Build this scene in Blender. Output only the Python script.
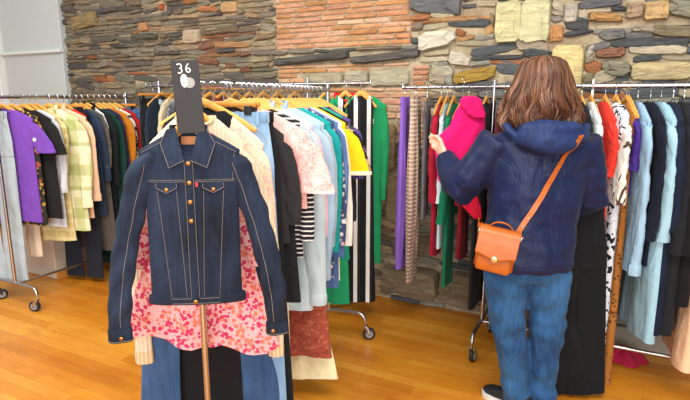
import bpy, bmesh, math, random
from math import sin, cos, pi, radians, tan, atan
from mathutils import Vector, Matrix, noise
from mathutils.bvhtree import BVHTree
random.seed(7)
S = bpy.context.scene
for o in list(bpy.data.objects): bpy.data.objects.remove(o)
COL = S.collection

# ------------------------------------------------------------------ camera, world, lights, exposure
TH, PI_, F, H = radians(27), radians(11.2), 520.0, 1.49
cam = bpy.data.objects.new('camera', bpy.data.cameras.new('camera')); COL.objects.link(cam)
cam.location = (0, 0, H); cam.rotation_euler = (pi/2 - PI_, 0, TH)
cam.data.sensor_width = 36; cam.data.lens = F/690*36; cam.data.clip_start = .05
S.camera = cam
w = bpy.data.worlds.new('world'); S.world = w; w.use_nodes = True
w.node_tree.nodes['Background'].inputs[0].default_value = (.93, .96, 1, 1)
w.node_tree.nodes['Background'].inputs[1].default_value = .42
def area(name, loc, rot, sx, sy, e, col=(1, 1, 1)):
    l = bpy.data.lights.new(name, 'AREA'); l.shape = 'RECTANGLE'; l.size = sx; l.size_y = sy; l.energy = e; l.color = col
    o = bpy.data.objects.new(name, l); COL.objects.link(o); o.location = loc; o.rotation_euler = [radians(a) for a in rot]
    return o
area('shopfront_daylight', (1.2, -3.0, 2.0), (80, 0, 12), 5.0, 2.6, 205, (.98, .99, 1))
area('ceiling_light', (-2.6, .6, 3.3), (12, 0, 0), 2.4, 1.2, 85, (1, .95, .88))
area('ceiling_light', (.2, .8, 3.3), (12, 0, 0), 2.4, 1.2, 70, (1, .95, .88))
S.view_settings.view_transform = 'Standard'; S.view_settings.look = 'None'
S.view_settings.gamma = 1; S.view_settings.use_curve_mapping = False
S.view_settings.exposure = .42

# ------------------------------------------------------------------ geometry of the room seen from the camera height
CP, SP = cos(PI_), sin(PI_)
RT, FW = Vector((cos(TH), sin(TH), 0)), Vector((-sin(TH), cos(TH), 0))
def ray(px, py):
    u, v = (px-345)/F, (200-py)/F
    return RT*u + FW*(CP+v*SP) + Vector((0, 0, v*CP-SP))
O = Vector((0, 0, H))
def atD(px, py, D):
    r = ray(px, py); return O + r*(D/r.dot(FW))
def atY(px, py, Y):
    r = ray(px, py); return O + r*(Y/r.y)
def atX(px, py, X):
    r = ray(px, py); return O + r*(X/r.x)
def at0(px, py, z=0):
    r = ray(px, py); return O + r*((z-H)/r.z)
def zrow(x, y, py):                 # height above the floor that row py shows at the spot (x, y)
    D = Vector((x, y, 0)).dot(FW); v = (200-py)/F
    return H + D*(v*CP-SP)/(CP+v*SP)
WALL = 3.46

# ------------------------------------------------------------------ helpers
def lin(h):
    if isinstance(h, tuple): return (*h, 1)
    h = h.lstrip('#'); c = [int(h[i:i+2], 16)/255 for i in (0, 2, 4)]
    return tuple(x/12.92 if x <= .04045 else ((x+.055)/1.055)**2.4 for x in c) + (1,)
class MB:
    def __init__(s): s.v = []; s.f = []; s.c = []
    def add(s, vs, fs, col=None):
        n = len(s.v); s.v += [tuple(v) for v in vs]; s.f += [tuple(i+n for i in f) for f in fs]
        s.c += [col]*len(fs)
    def loft(s, rings, cap0=True, cap1=True, closed=True, col=None):
        n = len(rings[0]); vs = [p for r in rings for p in r]; fs = []
        m = n if closed else n-1
        for i in range(len(rings)-1):
            for j in range(m):
                k = (j+1) % n
                fs.append((i*n+j, i*n+k, (i+1)*n+k, (i+1)*n+j))
        if cap0: fs.append(tuple(range(n-1, -1, -1)))
        if cap1: fs.append(tuple((len(rings)-1)*n+j for j in range(n)))
        s.add(vs, fs, col)
    def box(s, c, d, rot=None, bev=0):
        x, y, z = [a/2 for a in d]; R = rot or Matrix()
        b = bev
        rings = []
        for (zz, ins) in ((-z, b), (-z+b, 0), (z-b, 0), (z, b)) if b else ((-z, 0), (z, 0)):
            r = []
            for sx, sy in ((-1, -1), (1, -1), (1, 1), (-1, 1)):
                if b:
                    pts = [(sx*(x-ins), sy*(y-b-ins)), (sx*(x-b-ins), sy*(y-ins))]
                    if sx*sy < 0: pts.reverse()
                    if sx*sy > 0: pts = pts
                    r += pts
                else: r.append((sx*x, sy*y))
            rings.append([Vector(c) + R @ Vector((p[0], p[1], zz)) for p in r])
        if b:   # keep the outline order consistent
            for r in rings:
                cc = sum(r, Vector())/len(r); ax = R @ Vector((1, 0, 0)); ay = R @ Vector((0, 1, 0))
                r.sort(key=lambda p: math.atan2((p-cc).dot(ay), (p-cc).dot(ax)))
        s.loft(rings)
    def tube(s, pts, r, n=8, flat=None, col=None, up=None):
        pts = [Vector(p) for p in pts]; rings = []
        rr = r if isinstance(r, (list, tuple)) else [r]*len(pts)
        u = Vector(up) if up else None
        for i, p in enumerate(pts):
            t = (pts[min(i+1, len(pts)-1)] - pts[max(i-1, 0)])
            if t.length < 1e-9: t = Vector((0, 0, 1))
            t.normalize()
            if u is None: u = Vector((0, 1, 0)) if abs(t.y) < .8 else Vector((1, 0, 0))
            a = u - t*u.dot(t); a.normalize(); b = t.cross(a)
            if not up: u = a
            ra = rr[i]; ra, rb = ra if isinstance(ra, tuple) else (ra, ra)
            rings.append([p + a*cos(2*pi*k/n)*ra + b*sin(2*pi*k/n)*rb for k in range(n)])
        s.loft(rings, col=col)
    def lathe(s, prof, n=20, M=None, col=None):
        M = M or Matrix()
        s.loft([[M @ Vector((r*cos(2*pi*k/n), r*sin(2*pi*k/n), z)) for k in range(n)] for r, z in prof], col=col)
    def mesh(s, name, smooth=True):
        me = bpy.data.meshes.new(name); me.from_pydata(s.v, [], s.f); me.validate()
        if smooth: me.polygons.foreach_set('use_smooth', [True]*len(me.polygons))
        if any(c is not None for c in s.c) and len(me.polygons) == len(s.c):
            a = me.color_attributes.new('Col', 'FLOAT_COLOR', 'CORNER'); buf = []
            for p, c in zip(me.polygons, s.c): buf += list(c or (1, 1, 1, 1))*p.loop_total
            a.data.foreach_set('color', buf)
        return me
    def build(s, name, mat, parent=None, smooth=True, loc=None):
        me = s.mesh(name, smooth); bm = bmesh.new(); bm.from_mesh(me)
        bmesh.ops.recalc_face_normals(bm, faces=bm.faces); bm.to_mesh(me); bm.free()
        if smooth:
            try: me.set_sharp_from_angle(angle=radians(50))
            except Exception: pass
        me.materials.append(mat)
        o = bpy.data.objects.new(name, me); COL.objects.link(o)
        if parent: o.parent = parent
        if loc is not None: o.location = loc
        return o
def tag(o, label, cat, group=None, kind=None):
    if label: o['label'] = label
    if cat: o['category'] = cat
    if group: o['group'] = group
    if kind: o['kind'] = kind
    return o
def thing(name, label, cat, loc=(0, 0, 0), rz=0, group=None):
    o = bpy.data.objects.new(name, None); COL.objects.link(o); o.empty_display_size = .05
    o.location = loc; o.rotation_euler = (0, 0, rz)
    return tag(o, label, cat, group)
def struct(o): o['kind'] = 'structure'; return o

# ------------------------------------------------------------------ materials
class NT:
    def __init__(s, name, rough=.8, metal=0, spec=.3):
        s.m = bpy.data.materials.new(name); s.m.use_nodes = True; s.t = s.m.node_tree; s.n = s.t.nodes
        s.b = s.n['Principled BSDF']; s.b.inputs['Roughness'].default_value = rough
        s.b.inputs['Metallic'].default_value = metal; s.b.inputs['Specular IOR Level'].default_value = spec
        s.tc = s.n.new('ShaderNodeTexCoord').outputs['Object']
    def l(s, a, b): s.t.links.new(a, b)
    def val(s, sock, v):
        if hasattr(v, 'is_output') or isinstance(v, bpy.types.NodeSocket): s.l(v, sock)
        else: sock.default_value = v
    def math(s, op, a, b=0, c=None):
        n = s.n.new('ShaderNodeMath'); n.operation = op; s.val(n.inputs[0], a); s.val(n.inputs[1], b)
        if c is not None: s.val(n.inputs[2], c)
        return n.outputs[0]
    def mapv(s, sc=(1, 1, 1), rot=(0, 0, 0), loc=(0, 0, 0), v=None):
        n = s.n.new('ShaderNodeMapping'); s.l(v or s.tc, n.inputs[0]); n.inputs['Scale'].default_value = sc
        n.inputs['Rotation'].default_value = rot; n.inputs['Location'].default_value = loc; return n.outputs[0]
    def noise(s, scale, v=None, detail=3, rough=.5, dist=0):
        n = s.n.new('ShaderNodeTexNoise'); s.l(v or s.tc, n.inputs['Vector']); n.inputs['Scale'].default_value = scale
        n.inputs['Detail'].default_value = detail; n.inputs['Roughness'].default_value = rough; n.inputs['Distortion'].default_value = dist
        return n.outputs[0]
    def voro(s, scale, v=None, feat='F1', out='Distance'):
        n = s.n.new('ShaderNodeTexVoronoi'); n.feature = feat; s.l(v or s.tc, n.inputs['Vector']); n.inputs['Scale'].default_value = scale
        return n.outputs[out]
    def sep(s, v=None):
        n = s.n.new('ShaderNodeSeparateXYZ'); s.l(v or s.tc, n.inputs[0]); return n.outputs
    def ramp(s, f, stops, interp='LINEAR'):
        n = s.n.new('ShaderNodeValToRGB'); s.l(f, n.inputs[0]); e = n.color_ramp.elements; n.color_ramp.interpolation = interp
        while len(e) < len(stops): e.new(.5)
        for i, (p, c) in enumerate(stops): e[i].position = p; e[i].color = lin(c)
        return n.outputs[0]
    def mix(s, f, a, b, mode='MIX'):
        n = s.n.new('ShaderNodeMix'); n.data_type = 'RGBA'; n.blend_type = mode
        s.val(n.inputs['Factor'], f); s.val(n.inputs[6], a); s.val(n.inputs[7], b); return n.outputs[2]
    def col(s, c): s.val(s.b.inputs['Base Color'], c)
    def bump(s, h, strength=.3, dist=.01, prev=None):
        n = s.n.new('ShaderNodeBump'); n.inputs['Strength'].default_value = strength; n.inputs['Distance'].default_value = dist
        s.l(h, n.inputs['Height'])
        if prev: s.l(prev, n.inputs['Normal'])
        s.l(n.outputs[0], s.b.inputs['Normal']); return n.outputs[0]
_cache = {}
def fab(kind, c1, c2=None, c3=None, sc=1.0, rough=.85, sheen=.03):
    key = (kind, c1, c2, c3, sc, rough)
    if key in _cache: return _cache[key]
    k = NT('%s_cloth' % kind, rough, 0, .2); a = lin(c1); b = lin(c2 or c1); c = lin(c3 or c2 or c1)
    x, y, z = k.sep()
    if kind == 'plain': base = a
    elif kind == 'denim':
        n1 = k.noise(9*sc, k.mapv((6, 6, .8)), 4, .6); n2 = k.noise(2.6*sc, None, 3)
        f = k.math('MULTIPLY_ADD', n1, .9, k.math('MULTIPLY_ADD', n2, 1.6, -.85))
        base = k.mix(f, a, b)
    elif kind in ('stripe_h', 'stripe_v'):
        q = k.math('FRACT', k.math('MULTIPLY', z if kind == 'stripe_h' else x, 30*sc))
        base = k.ramp(q, [(0, c1), (.5, c2), (.8, c3 or c1)], 'CONSTANT')
    elif kind == 'plaid':
        qx = k.math('LESS_THAN', k.math('FRACT', k.math('MULTIPLY', x, 9*sc)), .5)
        qz = k.math('LESS_THAN', k.math('FRACT', k.math('MULTIPLY', z, 8*sc)), .5)
        base = k.mix(k.math('MULTIPLY', qx, .55), a, b); base = k.mix(k.math('MULTIPLY', qz, .55), base, b)
        tx = k.math('LESS_THAN', k.math('FRACT', k.math('MULTIPLY', z, 4*sc)), .16)
        base = k.mix(k.math('MULTIPLY', tx, .7), base, c)
    elif kind == 'check':
        qx = k.math('LESS_THAN', k.math('FRACT', k.math('MULTIPLY', x, 40*sc)), .35)
        qz = k.math('LESS_THAN', k.math('FRACT', k.math('MULTIPLY', z, 40*sc)), .35)
        base = k.mix(k.math('MULTIPLY', qz, .8), k.mix(k.math('MULTIPLY', qx, .7), a, b), c)
    elif kind == 'floral':
        v1 = k.voro(34*sc, k.mapv((1, 1, 1))); n = k.noise(30*sc, None, 4, .7)
        f = k.math('ADD', v1, k.math('MULTIPLY', k.math('SUBTRACT', n, .5), .9))
        f2 = k.noise(11*sc, k.mapv((1, 1, 1), loc=(3, 1, 7)), 3, .6)
        inner = k.mix(k.math('GREATER_THAN', f2, .52), b, c)
        base = k.mix(k.math('LESS_THAN', f, .42 if sc < 1.6 or sc > 1.8 else .5), a, inner)
    elif kind == 'blotch':
        n = k.noise(16*sc, k.mapv((1, 1, .75)), 1.5, .4, .6)
        base = k.mix(k.math('GREATER_THAN', n, .56), a, b)
    elif kind == 'leopard':
        v = k.voro(42*sc); n = k.noise(25*sc)
        f = k.math('ADD', v, k.math('MULTIPLY', n, .5))
        base = k.ramp(f, [(0, c3 or c2), (.33, c2), (.55, c1)], 'CONSTANT')
    elif kind == 'rib':
        q = k.math('SINE', k.math('MULTIPLY', x, 420*sc)); f = k.math('MULTIPLY_ADD', q, .5, .5)
        base = k.mix(k.math('MULTIPLY', f, .6), a, b)
    elif kind == 'knit':
        n = k.noise(70*sc, None, 2); base = k.mix(k.ramp(n, [(.35, (0, 0, 0)), (.65, (1, 1, 1))]), a, b)
    elif kind == 'lace':
        v = k.voro(60*sc); base = k.mix(k.math('LESS_THAN', v, .22), a, b)
    var = k.noise(5, None, 3); tint = k.ramp(var, [(.25, (.8, .8, .8)), (.75, (1.0, 1.0, 1.0))])
    k.col(k.mix(.8, base, tint, 'MULTIPLY'))
    wr = k.noise(7, k.mapv((1.4, 1.4, .7)), 3, .55, .8); nb = k.bump(wr, .55, .03)
    fine = k.noise(420 if kind != 'knit' else 160, None, 2)
    if kind == 'rib': k.bump(f, .5, .004, nb)
    else: k.bump(fine, .25, .0015 if kind != 'knit' else .004, nb)
    k.b.inputs['Sheen Weight'].default_value = sheen; k.b.inputs['Sheen Roughness'].default_value = .6
    _cache[key] = k.m; return k.m
def simple(name, c, rough=.5, metal=0, spec=.5, nz=0, bump=0):
    k = NT(name, rough, metal, spec); n = k.noise(14, None, 4)
    cc = lin(c); k.col(k.mix(n, tuple(x*(1-nz) for x in cc[:3])+(1,), tuple(min(1, x*(1+nz)) for x in cc[:3])+(1,)) if nz else cc)
    if bump: k.bump(n, bump, .01)
    return k.m
CHROME = simple('chrome', '#bcbcc0', .2, 1)
STEELROD = simple('brushed_steel', '#b9b6b4', .32, 1)
RUBBER = simple('black_rubber', '#1c1c1e', .6, nz=.2)
WHEELM = simple('wheel_grey', '#8a8784', .5, nz=.1)
BLACKP = simple('black_plastic', '#161618', .35)
BRASS = simple('copper_button', '#a5743f', .35, .85)
SILVER = simple('silver_button', '#c9c8c4', .3, .9)
WHITEP = simple('white_plastic', '#e6e3dc', .4)
STITCH = simple('tan_thread', '#8d8072', .9)
def wood_mat(name, c1, c2, rough=.4, axis=(1.5, 12, 12)):
    k = NT(name, rough); n = k.noise(8, k.mapv(axis), 4, .6, .5); k.col(k.mix(n, lin(c1), lin(c2))); k.bump(n, .1, .002); return k.m
HWOOD = wood_mat('hanger_wood', '#d08a35', '#f0b85e')
HWOOD2 = wood_mat('dark_hanger_wood', '#b86f28', '#dd9a48')

# floor boards: run along the stone wall
k = NT('maple_floor_boards', .3, 0, .5); x, y, z = k.sep()
row = k.math('FLOOR', k.math('DIVIDE', y, .072))
wn = k.n.new('ShaderNodeTexWhiteNoise'); wn.noise_dimensions = '1D'; k.l(row, wn.inputs['W'])
xs = k.math('ADD', k.math('DIVIDE', x, 1.15), k.math('MULTIPLY', wn.outputs['Value'], 7.3))
pid = k.math('FLOOR', xs)
wn2 = k.n.new('ShaderNodeTexWhiteNoise'); wn2.noise_dimensions = '2D'
cb = k.n.new('ShaderNodeCombineXYZ'); k.l(row, cb.inputs[0]); k.l(pid, cb.inputs[1]); k.l(cb.outputs[0], wn2.inputs['Vector'])
grain = k.noise(6, k.mapv((1, 16, 1)), 5, .65, .4)
blot = k.noise(1.6, k.mapv((1, 2, 1)), 3)
cbase = k.ramp(wn2.outputs['Value'], [(0, '#d48b22'), (.3, '#de9526'), (.65, '#e39c2b'), (1, '#ecab3c')])
cc = k.mix(.5, cbase, k.ramp(grain, [(.3, '#c98a50'), (.7, '#ffffff')]), 'MULTIPLY')
cc = k.mix(.55, cc, k.ramp(blot, [(.3, '#c8945c'), (.65, '#ffffff')]), 'MULTIPLY')
knot = k.math('LESS_THAN', k.voro(2.3, k.mapv((1, 3.2, 1))), .035)
cc = k.mix(k.math('MULTIPLY', knot, .8), cc, lin('#4a2a12'))
fy = k.math('FRACT', k.math('DIVIDE', y, .072)); fx = k.math('FRACT', xs)
g0 = k.math('LESS_THAN', fy, .035); g1 = k.math('LESS_THAN', fx, .0022)
wide = k.math('MULTIPLY', k.math('LESS_THAN', fy, .10), k.math('MAXIMUM', k.math('GREATER_THAN', wn.outputs['Value'], .95), k.math('MULTIPLY', k.math('COMPARE', row, float(math.floor((at0(68, 370).y-(1.0))/.072)), .5), k.math('LESS_THAN', x, at0(133, 388).x+2))))
cc = k.mix(k.math('MULTIPLY', k.math('MAXIMUM', g0, g1), .45), cc, lin('#7a4318'))
cc = k.mix(k.math('MULTIPLY', wide, .75), cc, lin('#3a2110'))
k.col(cc); k.val(k.b.inputs['Roughness'], k.math('MULTIPLY_ADD', grain, .25, .2))
h = k.math('SUBTRACT', k.math('MULTIPLY', grain, .15), k.math('MAXIMUM', g0, wide)); k.bump(h, .25, .002)
FLOORM = k.m
b = MB(); b.box((-2, 1.0, -.05), (12, 8, .1)); struct(b.build('floor', FLOORM, smooth=False))

# stones: colour belongs to each stone
k = NT('slate_and_brick', .9, 0, .15)
at = k.n.new('ShaderNodeAttribute'); at.attribute_name = 'Col'
n1 = k.noise(9, k.mapv((1, 1, 4)), 6, .7, .5); n2 = k.noise(60, k.mapv((1, 1, 3)), 3, .6)
tint = k.ramp(n1, [(.28, (.58, .58, .6)), (.5, (.95, .93, .9)), (.75, (1.4, 1.32, 1.2))])
k.col(k.mix(.85, at.outputs['Color'], tint, 'MULTIPLY'))
nb = k.bump(n1, .7, .03); k.bump(n2, .5, .006, nb)
STONE = k.m
k = NT('lime_mortar', .95, 0, .1); n1 = k.noise(7, None, 6, .7); n2 = k.noise(50, None, 4)
k.col(k.ramp(n1, [(.3, '#84745c'), (.5, '#a8967a'), (.72, '#cbbb9d')])); nb = k.bump(n1, .8, .05); k.bump(n2, .5, .01, nb)
MORTAR = k.m

# ------------------------------------------------------------------ stone wall
R = random.Random(11)
wb = MB()
def vary(c, a=.12):
    f = 1 + R.uniform(-a, a); return tuple(min(1, max(0, q*f*(1+R.uniform(-.04, .04)))) for q in lin(c)[:3]) + (1,)
def stone(x0, x1, z0, z1, c, d=.035, kind='slate'):
    w_, h_ = x1-x0, z1-z0
    if w_ < .02 or h_ < .012: return
    cx, cz = (x0+x1)/2, (z0+z1)/2; n = 18; P = 7 if kind != 'slate' else R.choice([4, 6, 9])
    jit = .10 if kind == 'slate' else .05 if kind == 'block' else .03
    skew = R.uniform(-.3, .3)*h_ if kind == 'slate' else 0
    out = []
    lt, rt = (R.uniform(.5, 1), R.uniform(.5, 1)) if kind == 'slate' else (1, 1)
    for i in range(n):
        a = 2*pi*i/n + .1
        X = math.copysign(abs(cos(a))**(2/P), cos(a)); Z = math.copysign(abs(sin(a))**(2/P), sin(a))
        tp = (rt if X > 0 else lt); Z *= 1 - (1-tp)*abs(X)**2
        X *= 1 + R.uniform(-jit, jit)*min(1, h_/w_*2); Z *= 1 + R.uniform(-jit, jit)*1.6
        out.append((X*w_/2, Z*h_/2 + skew*X))
    iw, ih = max(.3, 1-.012/w_), max(.5, 1-.010/h_)
    tl, tl2 = R.uniform(-.3, .3), R.uniform(-.3, .3)
    def yy(X, Z, dd): return WALL - dd*(1 + tl*X/w_*2 + tl2*Z/h_)
    rings = [[Vector((cx+p[0], WALL+.03, cz+p[1])) for p in out],
             [Vector((cx+p[0], yy(p[0], p[1], d*.55), cz+p[1])) for p in out],
             [Vector((cx+p[0]*iw, yy(p[0], p[1], d)+R.uniform(-.12, .12)*d, cz+p[1]*ih)) for p in out],
             [Vector((cx+p[0]*.5, yy(p[0]*.5, p[1]*.5, d*1.1)+R.uniform(-.15, .15)*d, cz+p[1]*.45)) for p in out]]
    wb.loft(rings, cap0=False, cap1=True, col=c)
def wpt(px, py): p = atY(px, py, WALL); return p.x, p.z
SLATE_L = ['#7e776a', '#8b8271', '#68635b', '#9b8c74', '#7d6e5a', '#a89272', '#615e5a', '#867e6c', '#93826a']
SLATE_R = ['#7d7c76', '#5f6365', '#98948a', '#a79b86', '#6e6f6d', '#b0a48c', '#55585a', '#8b7d68', '#bfb49d']
BRICKS = ['#cd9a70', '#d6a582', '#c3905f', '#d2a384', '#dab698', '#c8967a', '#ca9068']
specials = []       # x0, x1, z0, z1 kept clear of the ordinary courses
def block(pa, pb, c, d=.03, kind='block', keep=.006, one=True):
    (xa, za), (xb, zb) = wpt(*pa), wpt(*pb); x0, x1 = min(xa, xb), max(xa, xb); z0, z1 = min(za, zb), max(za, zb)
    specials.append((x0-keep, x1+keep, z0-keep, z1+keep))
    if one: stone(x0, x1, z0, z1, vary(c, .05), d, kind)
    return x0, x1, z0, z1
# the pale dressed blocks and odd stones
block((497, 2), (521, 42), '#cfc49a', .045); block((522, 0), (549, 42), '#d2c8a0', .045)
block((553, 47), (581, 98), '#d2c68a', .055)
block((550, 26), (563, 42), '#c08a5e', .03); block((565, 4), (577, 22), '#b3aca0', .03)
block((304, 73), (344, 86), '#b0a48b', .03); block((346, 71), (369, 85), '#b5aa93', .03); block((371, 70), (410, 86), '#b1a890', .03)
block((411, -4), (462, 12), '#6f7274', .05, 'slate'); block((421, 32), (455, 48), '#cfc8b8', .05, 'slate')
block((455, 70), (495, 82), '#a8843f', .04, 'slate'); block((450, 52), (470, 66), '#c4bcab', .04, 'slate')
block((275, 56), (350, 62), '#5c5a57', .045, 'slate'); block((352, 54), (420, 60), '#65625e', .045, 'slate')
block((185, 30), (202, 43), '#bcab90', .04); rust = (wpt(192, 74)[0], wpt(245, 36)[0], wpt(192, 74)[1], wpt(235, 36)[1])
block((139, 23), (150, 31), '#c89468', .03); block((160, 4), (165, 10), '#b96d45', .03); block((223, 3), (238, 12), '#c29a70', .03)
block((73, 16), (100, 28), '#a08a64', .05, 'slate')
block((596, 48), (626, 58), '#8d6650', .05, 'slate'); block((603, 60), (630, 76), '#8a8672', .05, 'slate'); block((632, 63), (690, 80), '#c4b48a', .05)
block((627, 3), (642, 18), '#b0977a', .04); block((645, 2), (668, 20), '#c2a274', .04); block((668, 2), (700, 18), '#8f8d77', .05, 'slate'); block((590, 14), (622, 22), '#b08a58', .04, 'slate')
block((388, 175), (402, 222), '#9c8a6c', .04); block((385, 125), (396, 170), '#a48e6c', .04)
block((385, 262), (440, 296), '#8a7a62', .11); block((442, 268), (492, 300), '#7d6e58', .10); block((395, 232), (440, 258), '#74695a', .07, 'slate')
# brickwork
def brickfill(x0, x1, z0, z1, hh=.036):
    specials.append((x0-.004, x1+.004, z0-.004, z1+.004)); z = z0; r_ = 0
    while z < z1-.01:
        hb = min(hh*R.uniform(.9, 1.15), z1-z); x = x0 - R.uniform(0, .12)
        while x < x1:
            L = R.uniform(.14, .26); a, b_ = max(x, x0), min(x+L, x1)
            if b_-a > .03 and not any(s_[0] < (a+b_)/2 < s_[1] and s_[2] < z+hb/2 < s_[3] for s_ in specials[:-1]):
                stone(a+.005, b_-.005, z+.004, z+hb-.004, vary(R.choice(BRICKS), .1), R.uniform(.008, .016), 'brick')
            x += L
        z += hb
(xa, za), (xb, zb) = wpt(277, 53), wpt(413, -30); brickfill(xa, xb, za+.02, zb)
(xa, za), (xb, zb) = wpt(279, 84), wpt(410, 62); brickfill(xa, xb, za, zb)
(xa, za), (xb, zb) = wpt(411, 150), wpt(430, 60); brickfill(xa, xb, za, zb-.02)
(xa, za), (xb, zb) = wpt(330, 118), wpt(411, 87); brickfill(xa, xb, za, zb, .045)
# ordinary courses
z = 0.0
while z < 2.75:
    rh = R.choice([.026, .032, .04, .048, .058])*R.uniform(.9, 1.1)
    x = -6.4 + R.uniform(0, .2)
    while x < 1.8:
        right = x > -1.7
        L = R.uniform(.10, .36)*(1.1 if right else 1)
        h1 = rh*(R.uniform(.75, 1.15) if not right else R.choice([.85, 1.0, 1.1, 1.9, 1.5])*R.uniform(.9, 1.1)); segs = [(x, x+L)]
        for s_ in specials:
            if s_[2] < z+rh*.55 and s_[3] > z+rh*.45:
                ns = []
                for a, b_ in segs:
                    if b_ <= s_[0] or a >= s_[1]: ns.append((a, b_))
                    else:
                        if a < s_[0]: ns.append((a, s_[0]))
                        if b_ > s_[1]: ns.append((s_[1], b_))
                segs = ns
        for a, b_ in segs:
            if b_-a < .03 or (right and R.random() < .05): continue
            pal = SLATE_R if x > -1.45 else SLATE_L
            if R.random() < .05: pal = ['#a9764e', '#b48a62', '#a06a48']
            if rust[0] < a < rust[1] and rust[2] < z < rust[3] and R.random() < .7: pal = ['#8f6a50', '#9a6e50', '#84604a', '#a57a5a']
            stone(a-.002, b_+.002, z-.001, z+h1+.001, vary(R.choice(pal), .16), R.uniform(.012, .034) if h1 > .03 else R.uniform(.01, .022))
        x += L
    z += rh*.97
stones = wb.build('trim_1', STONE, smooth=False); struct(stones)
b = MB(); b.box((-2.3, WALL+.1, 1.4), (9, .2, 2.8)); o = struct(b.build('wall_back', MORTAR, smooth=False))
stones.parent = o; stones.name = 'stone_facing'; del stones['kind']
# skirting along the right part of the wall
SK = simple('grey_skirting', '#8d8478', .6, nz=.15)
b = MB(); b.box((.75, WALL-.085, .065), (2.1, .03, .13), bev=.006); struct(b.build('baseboard_back', SK, smooth=False))

# painted boxed pier at the left
PAINT = simple('pale_grey_paint', '#c3c8c4', .5, nz=.03, bump=.03)
PAINTW = simple('white_gloss_paint', '#dfe2dd', .4, nz=.03)
YP = 3.39; xr = atY(66.5, 95, YP).x; xl = atY(8, 95, YP).x; zl = atY(60, 51, YP).z
b = MB(); b.box(((xr+xl-.3)/2, (YP+WALL)/2, 1.4), (xr-xl+.3, WALL-YP, 2.8), bev=.004); p = struct(b.build('wall_left', PAINT, smooth=False))
b = MB(); b.box(((xr+xl)/2, YP-.012, zl), (xr-xl+.03, .06, .03), bev=.006); q = b.build('ledge_moulding', PAINTW, p, smooth=False)
b = MB(); b.box((xl-.09, YP-.03, 1.4), (.2, .08, 2.8), bev=.006); struct(b.build('trim_2', PAINTW, smooth=False))
t = thing('plinth', 'low off-white plinth with a wooden foot strip behind the left rail', 'plinth', (-4.36, 2.985, 0))
b = MB(); b.box((.05, -.02, .25), (.62, .78, .5), bev=.008); b.build('box', simple('offwhite_board', '#c9bfae', .6, nz=.06), t, False)
b = MB(); b.box((.37, -.02, .03), (.02, .78, .06), bev=.003); b.build('foot_strip', HWOOD2, t, False)

# ------------------------------------------------------------------ garment racks
def caster(parent, p, rot=0, brake=False):
    c = MB(); M = Matrix.Translation(p) @ Matrix.Rotation(rot, 4, 'Z') @ Matrix.Diagonal((1.28, 1.28, 1.28, 1))
    c.tube([M @ Vector((0, 0, .11)), M @ Vector((0, 0, .068))], .007, 8)
    for s_ in (-1, 1):
        c.tube([M @ Vector((0, s_*.011, .072)), M @ Vector((.012, s_*.013, .055)), M @ Vector((.02, s_*.014, .035))], [(.011, .0022)]*3, 8, up=(0, 0, 1))
    c.tube([M @ Vector((.02, -.017, .03)), M @ Vector((.02, .017, .03))], .004, 8)
    o = c.build('caster', BLACKP if brake else CHROME, parent)
    w_ = MB(); w_.lathe([(.008, -.009), (.024, -.01), (.030, -.007), (.030, .007), (.024, .01), (.008, .009)], 24, M @ Matrix.Translation((.02, 0, .0302)) @ Matrix.Rotation(pi/2, 4, 'X'))
    w_.build('wheel', RUBBER, o)
    w_ = MB(); w_.lathe([(.003, -.0115), (.019, -.0115), (.019, .0115), (.003, .0115)], 20, M @ Matrix.Translation((.02, 0, .0302)) @ Matrix.Rotation(pi/2, 4, 'X'))
    w_.build('hub', WHEELM, o)
def make_rack(A, B, zr, label, ext=(0, 0), foot=.24, base=True, near_post=True):
    A, B = Vector((*A, 0)), Vector((*B, 0)); ctr = (A+B)/2; L = (B-A).length; d = (B-A).normalized(); ang = math.atan2(d.y, d.x)
    t = thing('garment_rack', label, 'clothes rack', ctr, ang)
    b = MB(); b.tube([(-L/2-.015, 0, zr), (L/2+.015, 0, zr)], .0125, 12); b.build('rail', CHROME, t)
    for s_, e in ((-1, ext[0]), (1, ext[1])):
        if e:
            b = MB(); b.tube([(s_*L/2, 0, zr), (s_*(L/2+e), 0, zr)], .0085, 10); b.tube([(s_*(L/2+e), 0, zr-.001), (s_*(L/2+e), 0, zr+.022)], .006, 8)
            b.build('extension_arm', CHROME, t)
        b = MB(); b.tube([(s_*L/2, 0, .165), (s_*L/2, 0, zr+.03)], .0125, 12)
        b.tube([(s_*L/2, 0, zr+.03), (s_*L/2, 0, zr+.036)], .014, 12); b.build('post', CHROME, t)
        b = MB(); pts = []
        for q in range(0, 7): a = pi/2*q/6; pts.append((s_*L/2, -foot+.05-.05*sin(a), .125+.045*cos(a)))
        pts = [(p_[0], p_[1], p_[2]) for p_ in pts]; mir = [(p_[0], -p_[1], p_[2]) for p_ in pts]
        b.tube(mir[::-1] + pts, .0115, 10, up=(1, 0, 0)); b.build('foot', STEELROD, t)
        for q in (-1, 1): caster(t, Vector((s_*L/2, q*foot, -.0)), R.uniform(-2, 2), q > 0)
    if base:
        b = MB(); b.tube([(-L/2, 0, .16), (L/2, 0, .16)], .010, 10); b.build('base_bar', STEELROD, t)
    return t
LX = -3.745
make_rack((LX, 2.10), (LX, 3.20), 1.49, 'long chrome clothes rack at the left holding the purple tee and plaid shirt')
MA, MBp = Vector((-1.325, 1.41, 0)), Vector((-1.50, 2.72, 0))
make_rack(MA[:2], MBp[:2], 1.53, 'crowded chrome clothes rack in the middle behind the denim jacket')
make_rack((-3.20, 3.06), (-1.84, 3.06), 1.575, 'taller chrome clothes rack along the stone wall behind the middle rack', ext=(.14, .46))
RY = 3.0
make_rack((-.60, RY), (.80, RY), 1.545, 'chrome clothes rack at the right in front of the shopper', ext=(.54, 0))

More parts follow.
